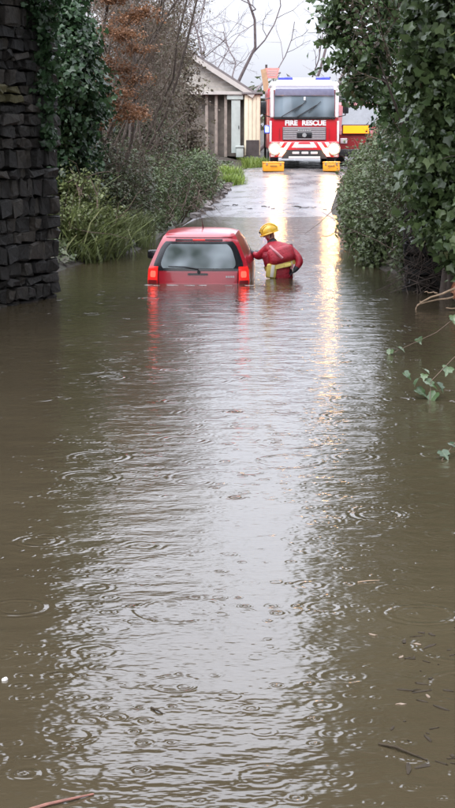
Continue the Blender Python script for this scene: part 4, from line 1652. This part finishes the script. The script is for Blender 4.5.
# stones and washed-up rubble along the left road edge
rg = random.Random(9)
for k in range(26):
    y = 46.8 + k * .42
    x = float(np.interp(y, *XL)) + rg.uniform(-.02, .22)
    s = rg.uniform(.10, .22)
    me = rough_block(s * 1.4, s, s * .8, k)
    o = link('kerb_stone', me, 'rubble')
    o.location = (x, y, float(ground_z(x, y)) + .06)
    o.rotation_euler = (rg.uniform(-.2, .2), rg.uniform(-.2, .2), rg.uniform(0, 6))
    tag(o, 'dark wet stone in the rubble line along the left road edge', 'stone', 'rubble along the left road edge')

# ------------------------------------------------------------------ vegetation: right side
# tall ivy-clad trees overhanging from the right: the first stands on the abutment
bl = []
for k in range(9):
    z = 1.6 + k * 1.15
    bl.append((3.25 + .16 * math.sin(k * 2.1), 24.6 + .3 * math.cos(k * 1.7), z, .62 + .1 * math.sin(k * 1.4), .8, .85))
bl += [(2.95, 24.2, 2.4, .45, .5, .9), (2.85, 24.4, 3.6, .55, .5, .7), (3.6, 24.0, 7.5, .8, .8, 2.5), (3.0, 24.3, 1.3, .38, .45, .55), (3.3, 24.0, .75, .35, .35, .5)]
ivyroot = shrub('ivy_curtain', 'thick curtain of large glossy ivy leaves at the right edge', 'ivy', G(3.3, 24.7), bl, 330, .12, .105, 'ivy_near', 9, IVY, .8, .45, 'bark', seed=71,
                keep=lambda P: (P[:, 2] > .75 - .55 * np.clip((P[:, 0] - 2.85) / .25, 0, 1)) & (P[:, 0] > 2.42))
# the largest leaves of that curtain, one by one
rng = np.random.default_rng(72)
ivb = np.array(ivyroot.location)
vl = []
sh, fc = IVY
for q in range(5):
    half = [(0.0, -.02), (.20, -.14), (.40, -.02), (.52, .16), (.36, .30), (.42, .50), (.24, .56), (.13, .80), (0.0, 1.02)]
    jit = 1 + rng.normal(size=(len(half), 2)) * .07
    spine = [(0.0, .0), (0.0, .34), (0.0, .68)]
    v, fcs = [], []
    for sg in (-1, 1):
        o0 = len(v)
        for (a_, b2), jj in zip(half, jit if sg > 0 else jit[:, ::-1]):
            v.append((sg * a_ * jj[0], b2 * (jj[1] if 0 < b2 < 1 else 1)))
        for a_, b2 in spine:
            v.append((a_, b2))
        S0, S1, S2 = o0 + 9, o0 + 10, o0 + 11
        for t3 in ((S0, 0, 1), (S0, 1, 2), (S0, 2, S1), (S1, 2, 3), (S1, 3, 4), (S1, 4, 5), (S1, 5, S2), (S2, 5, 6), (S2, 6, 7), (S2, 7, 8)):
            t3 = [t if t >= o0 + 9 or t == S0 else o0 + t for t in t3]
            fcs.append(t3 if sg > 0 else t3[::-1])
    v = np.array(v)
    curl = .10 + .25 * rng.random()
    zz = .16 * np.abs(v[:, 0]) - curl * (v[:, 1] - .3) ** 2 + .03 * np.sin(v[:, 0] * 14 + q) * np.abs(v[:, 0]) * 2
    v = np.stack([-v[:, 0], -(v[:, 1] - .3), zz], 1)
    me = np_mesh('leaf', v, np.array(fcs))
    me.materials.append(M['leaf_one'])
    vl.append(me)
n = 0
while n < 290:
    x = 2.35 + 1.45 * rng.random()
    z = .75 + 4.2 * rng.random()
    edge = 2.62 + .22 * math.sin(z * 2.3) + .1 * math.sin(z * 6.1)
    if x < edge:
        continue
    y = 23.75 - .25 * rng.random() + .25 * (x < 2.9) + .1 * math.sin(z * 3 + x * 4)
    o = link('leaf', vl[n % 5], None, ivyroot)
    o.location = Vector((x, y, z)) - Vector(ivb)
    o.rotation_euler = (R(48) + rng.normal() * .5, rng.normal() * .5, rng.normal() * .7)
    o.scale = [.105 * float(np.clip(np.exp(rng.normal() * .3), .55, 1.6))] * 3
    n += 1
for (pp, rad) in (([(3.05, 23.5, 3.15), (3.2, 23.45, 2.95), (3.3, 23.4, 2.45), (3.45, 23.4, 2.36)], .014), ([(3.5, 23.4, 4.1), (3.3, 23.45, 3.85), (3.0, 23.5, 3.65)], .010)):
    m = MB()
    m.tube([tuple(Vector(p) - Vector(ivb)) for p in pp], [rad, rad * .9, rad * .8, rad * .5][:len(pp)], 6)
    m.build('pale_stem', 'stem_yellow', ivyroot, True)

bl = []
for k in range(9):
    z = 4.2 + k * 1.2
    bl.append((3.35 + .35 * math.sin(k * 1.2), 29.5 + .5 * math.cos(k), z, .95, .9, .9))
bl += [(2.15, 29.0, 4.55, .62, .6, .55), (1.85, 29.2, 4.1, .36, .4, .35), (2.35, 28.8, 3.7, .5, .55, .5), (2.3, 29.2, 5.4, .7, .6, .6), (2.15, 28.9, 3.15, .28, .3, .35), (1.95, 29.0, 5.9, .5, .5, .5), (2.5, 29, 7.2, .7, .6, .9), (2.8, 29, 2.6, .45, .5, .6), (1.62, 29.2, 5.0, .30, .3, .3), (2.2, 29.3, 7.6, .8, .7, .8), (2.0, 29.5, 9.0, .85, .8, .9), (2.1, 29.6, 10.6, .9, .8, .9), (2.5, 29.6, 12.2, 1.0, .8, .9)]
shrub('evergreen_tree', 'glossy evergreen tree overhanging the lane in front of the fire engine', 'tree', G(3.6, 30), bl, 250, .11, .115, 'holly', 12, LEAF4, .4, .75, 'bark', seed=73, reach=1.0, keep=lambda P: (P[:, 2] > 2.75) | (P[:, 0] > 2.6), shoots=60)
bl = []
for k in range(8):
    z = 2.2 + k * 1.5
    bl.append((4.65 + .3 * math.sin(k * 1.7), 37 + .5 * math.cos(k * 2), z, 1.25, 1.3, 1.2))
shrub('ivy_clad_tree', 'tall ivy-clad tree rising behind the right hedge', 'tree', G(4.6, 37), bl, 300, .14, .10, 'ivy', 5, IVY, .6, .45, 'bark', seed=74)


def right_bush(label, x, y, rx, ry, rz, mat, seed, lift=.55, size=.065, dens=500):
    b = G(x, y)
    bl = [(x, y, b[2] + rz * lift, rx, ry, rz), (x - rx * .35, y - ry * .5, b[2] + rz * .25, rx * .7, ry * .7, rz * .75), (x + rx * .4, y + .1, b[2] + rz * .95, rx * .8, ry * .8, rz * .7)]
    return shrub('hedge_bush', label, 'bush', b, bl, dens, .09, size, mat, 14, LEAF4, .3, .6, 'twig', 'bushes of the right hedge', lane_clear(.0, .5, 9), 16, seed, shoots=70)


right_bush('bramble bush hanging over the water, nearest of the right hedge', 2.95, 31.0, .62, 1.2, .95, 'bramble', 81)
right_bush('bushy bramble of the right hedge above the headlamp reflection', 3.05, 35.5, .75, 1.4, .92, 'bramble', 82)
right_bush('dull green hedge bush beside the water edge on the right', 3.6, 41.0, .8, 1.5, 1.05, 'bramble', 83)
right_bush('hedge bush at the right road edge where the water ends', 4.35, 47.0, .8, 1.6, .85, 'bramble', 84)
right_bush('farthest hedge bush on the right, in front of the red van', 5.6, 54.0, .95, 1.6, .8, 'bramble', 85)
right_bush('leafy bush filling the gap between the ivy curtain and the brambles', 3.25, 28.2, .55, .8, 1.5, 'bramble', 88, .6)
right_bush('tall dark bush behind the right hedge brambles', 4.0, 33.5, .9, 1.3, 1.7, 'under', 86)
right_bush('tall dark bush of the right hedge beyond the ivy-clad tree', 4.9, 44.0, 1.0, 1.6, 1.7, 'under', 87)

# hollow under the ivy: dangling roots and stems
rng = np.random.default_rng(90)
base = (3.1, 25.2, 0.0)
root = empty('hanging_stems', base, 'dark tangle of hanging stems in the hollow under the right ivy', 'stems')
paths = []
for k in range(60):
    x = 2.7 + 1.1 * rng.random()
    y = 25.2 + .3 * rng.random()
    z0 = 1.3 + .6 * rng.random()
    pts = np.array([[x + .06 * rng.normal() * j, y + .04 * rng.normal() * j, z0 * (1 - j / 6.0) - .05] for j in range(7)])
    paths.append((pts - np.array(base), np.linspace(.010, .006, 7)))
link('stems', tubes_np('stems', paths, 4), 'bark', root)

# fallen dead branch with brown leaves by the right edge
root = empty('fallen_branch', (2.9, 23.2, 0.0), 'pale dead branch reaching out over the water below the right ivy', 'branch')
b0 = Vector((2.9, 23.2, 0.0))
def wob_path(a, b_, n, amp, seed):
    rg = random.Random(seed)
    a, b_ = Vector(a), Vector(b_)
    return [a.lerp(b_, i / n) + Vector((rg.uniform(-1, 1), rg.uniform(-1, 1), rg.uniform(-1, 1))) * amp for i in range(n + 1)]
for nm, a, b_, r0, sd in (('limb', (3.5, 23.1, .42), (2.60, 22.95, .10), .022, 1), ('limb', (3.4, 23.1, .22), (2.58, 23.0, .07), .016, 2), ('twig', (2.62, 22.95, .12), (2.50, 22.9, -.08), .012, 3), ('twig', (2.85, 23.0, .22), (2.66, 22.95, .24), .010, 4),
                      ('twig', (3.4, 22.9, .04), (2.95, 22.8, .03), .014, 5), ('twig', (3.25, 22.85, .03), (3.05, 22.7, .12), .010, 6), ('twig', (3.4, 22.8, -.02), (3.1, 22.7, .02), .016, 7)):
    m = MB()
    pp = wob_path(a, b_, 6, .012, sd)
    m.tube([tuple(p - b0) for p in pp], list(np.linspace(r0, r0 * .55, 7)), 6)
    m.build(nm, 'deadwood', root, True)
rg = random.Random(4)
for k in range(9):
    me = vl[k % 5].copy()
    me.materials.clear()
    me.materials.append(M['rustleaf'])
    o = link('dead_leaf', me, None, root)
    o.location = Vector((3.12 + rg.uniform(-.12, .18), 22.95 + rg.uniform(-.1, .1), .22 + rg.uniform(-.14, .16))) - b0
    o.rotation_euler = (rg.uniform(0.6, 2), rg.uniform(-1, 1), rg.uniform(0, 6))
    o.scale = [rg.uniform(.10, .16)] * 3

# ivy trails that dip into the water nearer the camera
vpale = []
for me in vl:
    q = me.copy()
    q.materials.clear()
    q.materials.append(M['ivy_pale_one'])
    vpale.append(q)


def ivy_trail(label, stem, leaves, seed):
    rg = random.Random(seed)
    b0 = Vector(stem[0])
    root = empty('ivy_trail', b0, label, 'ivy')
    m = MB()
    m.tube([tuple(Vector(p) - b0) for p in stem], .0032, 5)
    m.build('stem', 'twig', root, True)
    for (x, y, z, s) in leaves:
        o = link('leaf', vpale[rg.randint(0, 4)], None, root)
        o.location = Vector((x, y, z)) - b0
        o.rotation_euler = (R(42) + rg.uniform(-.35, .35), rg.uniform(-.5, .5), rg.uniform(-1.1, 1.1))
        o.scale = [s] * 3



ivy_trail('strand of ivy with pale leaves dipping into the water at the right edge', [(2.75, 15.9, .95), (2.4, 15.6, .62), (2.05, 15.35, .34), (1.84, 15.2, .16), (1.82, 15.1, .0), (1.85, 15.05, -.1)],
          [(1.62, 15.2, .22, .09), (1.71, 15.2, .16, .10), (1.83, 15.2, .14, .13), (1.78, 15.22, .20, .08), (1.74, 15.18, .07, .12), (1.85, 15.12, .03, .14), (1.80, 15.25, .25, .08), (1.92, 15.2, .12, .12), (2.0, 15.3, .25, .12), (2.15, 15.4, .4, .12)], 3)
ivy_trail('single ivy sprig touching the water low at the right edge', [(2.3, 12.9, .7), (1.9, 12.6, .32), (1.66, 12.4, .07), (1.58, 12.3, .0)],
          [(1.60, 12.34, .04, .10), (1.68, 12.42, .09, .10), (1.8, 12.5, .2, .1)], 5)
ivy_trail('small ivy tip floating on the water below the fallen branch', [(2.9, 19.0, .6), (2.3, 18.6, .2), (1.85, 18.3, .04), (1.74, 18.2, .0)],
          [(1.76, 18.24, .03, .09), (1.88, 18.32, .06, .10), (2.1, 18.5, .13, .1), (2.5, 18.7, .35, .11)], 6)

# ------------------------------------------------------------------ background trees
def bare_tree(label, base, first, r0, seed, maxlev=4, nch=(3, 5), shrink=.62, wob=.2, mat='bark_far', up=.04):
    rng = np.random.default_rng(seed)
    root = empty('bare_tree', base, label, 'tree', 'bare trees behind the outbuilding')
    bp = np.array(base)
    limbs = []
    for d, L, r in first:
        grow(bp - np.array([0, 0, .2]), d, r, L, 0, maxlev, limbs, rng, wob, up, nch, shrink)
    fork_tree(root, [(l_, p - bp, r) for l_, p, r in limbs], 'trunk', 'crown', mat, mat, 3)


def gz1(x, y):
    return (x, y, float(ground_z(x, y)))


bare_tree('bare twisting tree rising behind the outbuilding roof', gz1(.25, 74), [((.02, 0, 1), 7.2, .085)], .1, 101, 3, (3, 4), .5, .28)
bare_tree('bare tree with forked trunk behind the red sign board', gz1(1.15, 73), [((.10, 0, 1), 6.0, .08), ((.40, -.05, 1), 7.0, .08)], .1, 102, 3, (3, 4), .5, .24)
bare_tree('fine-twigged bare tree at the left of the sky gap', gz1(-2.3, 71), [((.05, 0, 1), 7.0, .07), ((-.2, .1, 1), 7.5, .07), ((.22, 0, 1), 6.5, .06)], .1, 103, 4, (4, 6), .5)
bare_tree('bare tree spreading above the fire engine roof', gz1(4.9, 82), [((-.08, 0, 1), 8.0, .10)], .1, 104, 3, (3, 5), .5)
shrub('conifer_bush', 'dark leafy bush behind the fire engine roof at right', 'bush', G(6.0, 76), [(5.4, 76, 3.6, .9, 1.2, .9), (6.6, 76, 4.3, 1.2, 1.3, 1.3), (6.0, 76, 2.6, 1.4, 1.3, 1.4)], 90, .16, .16, 'ivy', 8, LEAF4, .3, .5, 'bark_far', seed=110)
shrub('conifer_bush', 'dark bush behind the outbuilding, left of the bare trees', 'bush', G(-3.4, 72), [(-3.4, 72, 3.4, 1.6, 1.4, 1.8), (-4.8, 71, 3.8, 1.6, 1.4, 2.0)], 90, .16, .16, 'under', 8, LEAF4, .3, .5, 'bark_far', seed=111)
thicket('bare_thicket', 'brown twiggy growth woven through the top of the right-hand ivy', G(3.7, 27.5), [(2.9, 27, 5.4), (3.3, 26.8, 6.0), (2.6, 27.2, 4.6), (3.6, 26.5, 4.8), (3.0, 27, 7)], 130, .03, nch=(4, 6), leaf=(1500, .07, 'brownleaf'), prune=lambda P: bool(np.all(P[:, 0] > 1.7)) and bool(np.all((P[:, 2] > 3.1) | (P[:, 0] > 2.7))))
# a far wooded skyline: one mass
rng = np.random.default_rng(120)
blf = []
for k in range(26):
    x = -60 + 5.2 * k + rng.normal()
    blf.append((x, 165 + rng.normal() * 5, 3.2 + rng.random() * 1.0, 4.2, 3, 1.8 + 1.2 * rng.random()))
P, Nn = blob_points(blf, 5, .7, rng, .6, 20)
o = link('far_wood', leaf_cloud('far_wood', P, Nn, .7 * (.6 + rng.random(len(P))), LEAF4, .2, rng), 'under')
tag(o, 'far-off line of trees along the horizon beyond the lane', 'wood', kind='stuff')

# ------------------------------------------------------------------ floating debris, foam
def float_leaf(x, y, s, mat, name, label, cat, group=None, seed=0):
    rg = random.Random(seed)
    m = MB()
    n = 9
    pts = []
    for i in range(n):
        a = 2 * math.pi * i / n
        r = s * rg.uniform(.55, 1.0)
        pts.append((r * math.cos(a) * 1.5, r * math.sin(a) * .8, .0))
    c = m.bm.verts.new((0, 0, .012 + .1 * s))
    vs = [m.bm.verts.new((p[0], p[1], .004 + rg.uniform(0, .01))) for p in pts]
    lo = [m.bm.verts.new((p[0] * .8, p[1] * .8, -.01)) for p in pts]
    for i in range(n):
        m.bm.faces.new((c, vs[i], vs[(i + 1) % n]))
        m.bm.faces.new((vs[i], lo[i], lo[(i + 1) % n], vs[(i + 1) % n]))
    o = m.build(name, mat)
    o.location = (x, y, 0)
    o.rotation_euler = (0, 0, rg.uniform(0, 6))
    tag(o, label, cat, group)
    return o


rg = random.Random(17)
for k in range(34):
    y = 6.15 + 1.9 * rg.random() ** 1.1
    x = .13 * y * rg.uniform(.80, 1.12) - .02
    o = float_leaf(x, y, rg.uniform(.006, .022), 'debris', 'floating_scrap', 'dark sodden scrap in the litter floating at the lower right edge', 'debris', 'floating litter at the lower right', 200 + k)
    o.scale = (rg.uniform(.6, 2.6), rg.uniform(.3, 1.0), .35)
for k, (x, y) in enumerate(((.86, 7.0), (.80, 7.55), (.74, 6.9), (.70, 7.9), (.90, 7.75))):
    o = float_leaf(x, y, .02, 'wetleaf', 'floating_leaf', 'pale wet leaf in the litter floating at the lower right edge', 'leaf', 'pale leaves in the litter at the lower right', 300 + k)
    o.scale = (1.1, .6, .4)


def stick(label, pts, r, mat, name='floating_stick'):
    b0 = Vector(pts[0])
    m = MB()
    m.tube([tuple(Vector(p) - b0) for p in pts], list(np.linspace(r, r * .45, len(pts))), 6)
    o = m.build(name, mat, None, True)
    o.location = b0
    tag(o, label, 'stick')


stick('thin dark stick floating at the lower right', [(.60, 6.42, .004), (.66, 6.37, .01), (.71, 6.31, .008), (.77, 6.25, .002)], .007, 'debris')
stick('reddish brown twig floating at the bottom left corner', [(-.74, 5.73, .004), (-.65, 5.80, .008), (-.57, 5.845, .010), (-.49, 5.91, .003)], .008, 'redtwig')
stick('thin straw floating right of the middle of the water', [(.70, 8.86, .003), (.76, 8.88, .006), (.82, 8.90, .003)], .004, 'deadwood')
stick('short dark twig floating at the left of the foreground', [(-.32, 6.85, .003), (-.29, 6.80, .008), (-.27, 6.78, .003)], .006, 'debris')
float_leaf(-.985, 7.22, .013, 'foam', 'floating_foam', 'small white fleck floating at the left edge of the water', 'foam', None, 401)
# foam pushed up against the car tail
rg = random.Random(31)
for k in range(7):
    x = (-1.25, -1.12, -.86, -.58, -.40, .02, .33)[k]
    o = float_leaf(x, 26.62 - rg.uniform(0, .10), rg.uniform(.03, .06), 'foam', 'foam_patch', 'thin white foam on the water against the tail of the red car', 'foam', 'foam against the car tail', 500 + k)
    o.scale = (1.6, .6, .25)
    o.rotation_euler.z = rg.uniform(-.15, .15)
# dark line of drift across the road where the water laps
rg = random.Random(37)
for k in range(12):
    u = k / 11
    y = 50.6 - 1.0 * u + rg.uniform(-.7, .5)
    x = -.4 + 3.2 * u + rg.uniform(-.2, .2)
    z = float(max(lane_z(y) + .075, .004)) + .012
    m = MB()
    hl_ = rg.uniform(.05, .17)
    p = wob_path((-hl_, 0, 0), (hl_, rg.uniform(-.15, .15), 0), 4, .02, k)
    m.tube([tuple(q) for q in p], rg.uniform(.008, .016), 5)
    o = m.build('drift_twig', 'debris')
    o.location = (x, y, z)
    tag(o, 'dark wet twig in the drift line across the road at the water edge', 'twig', 'drift line across the road')
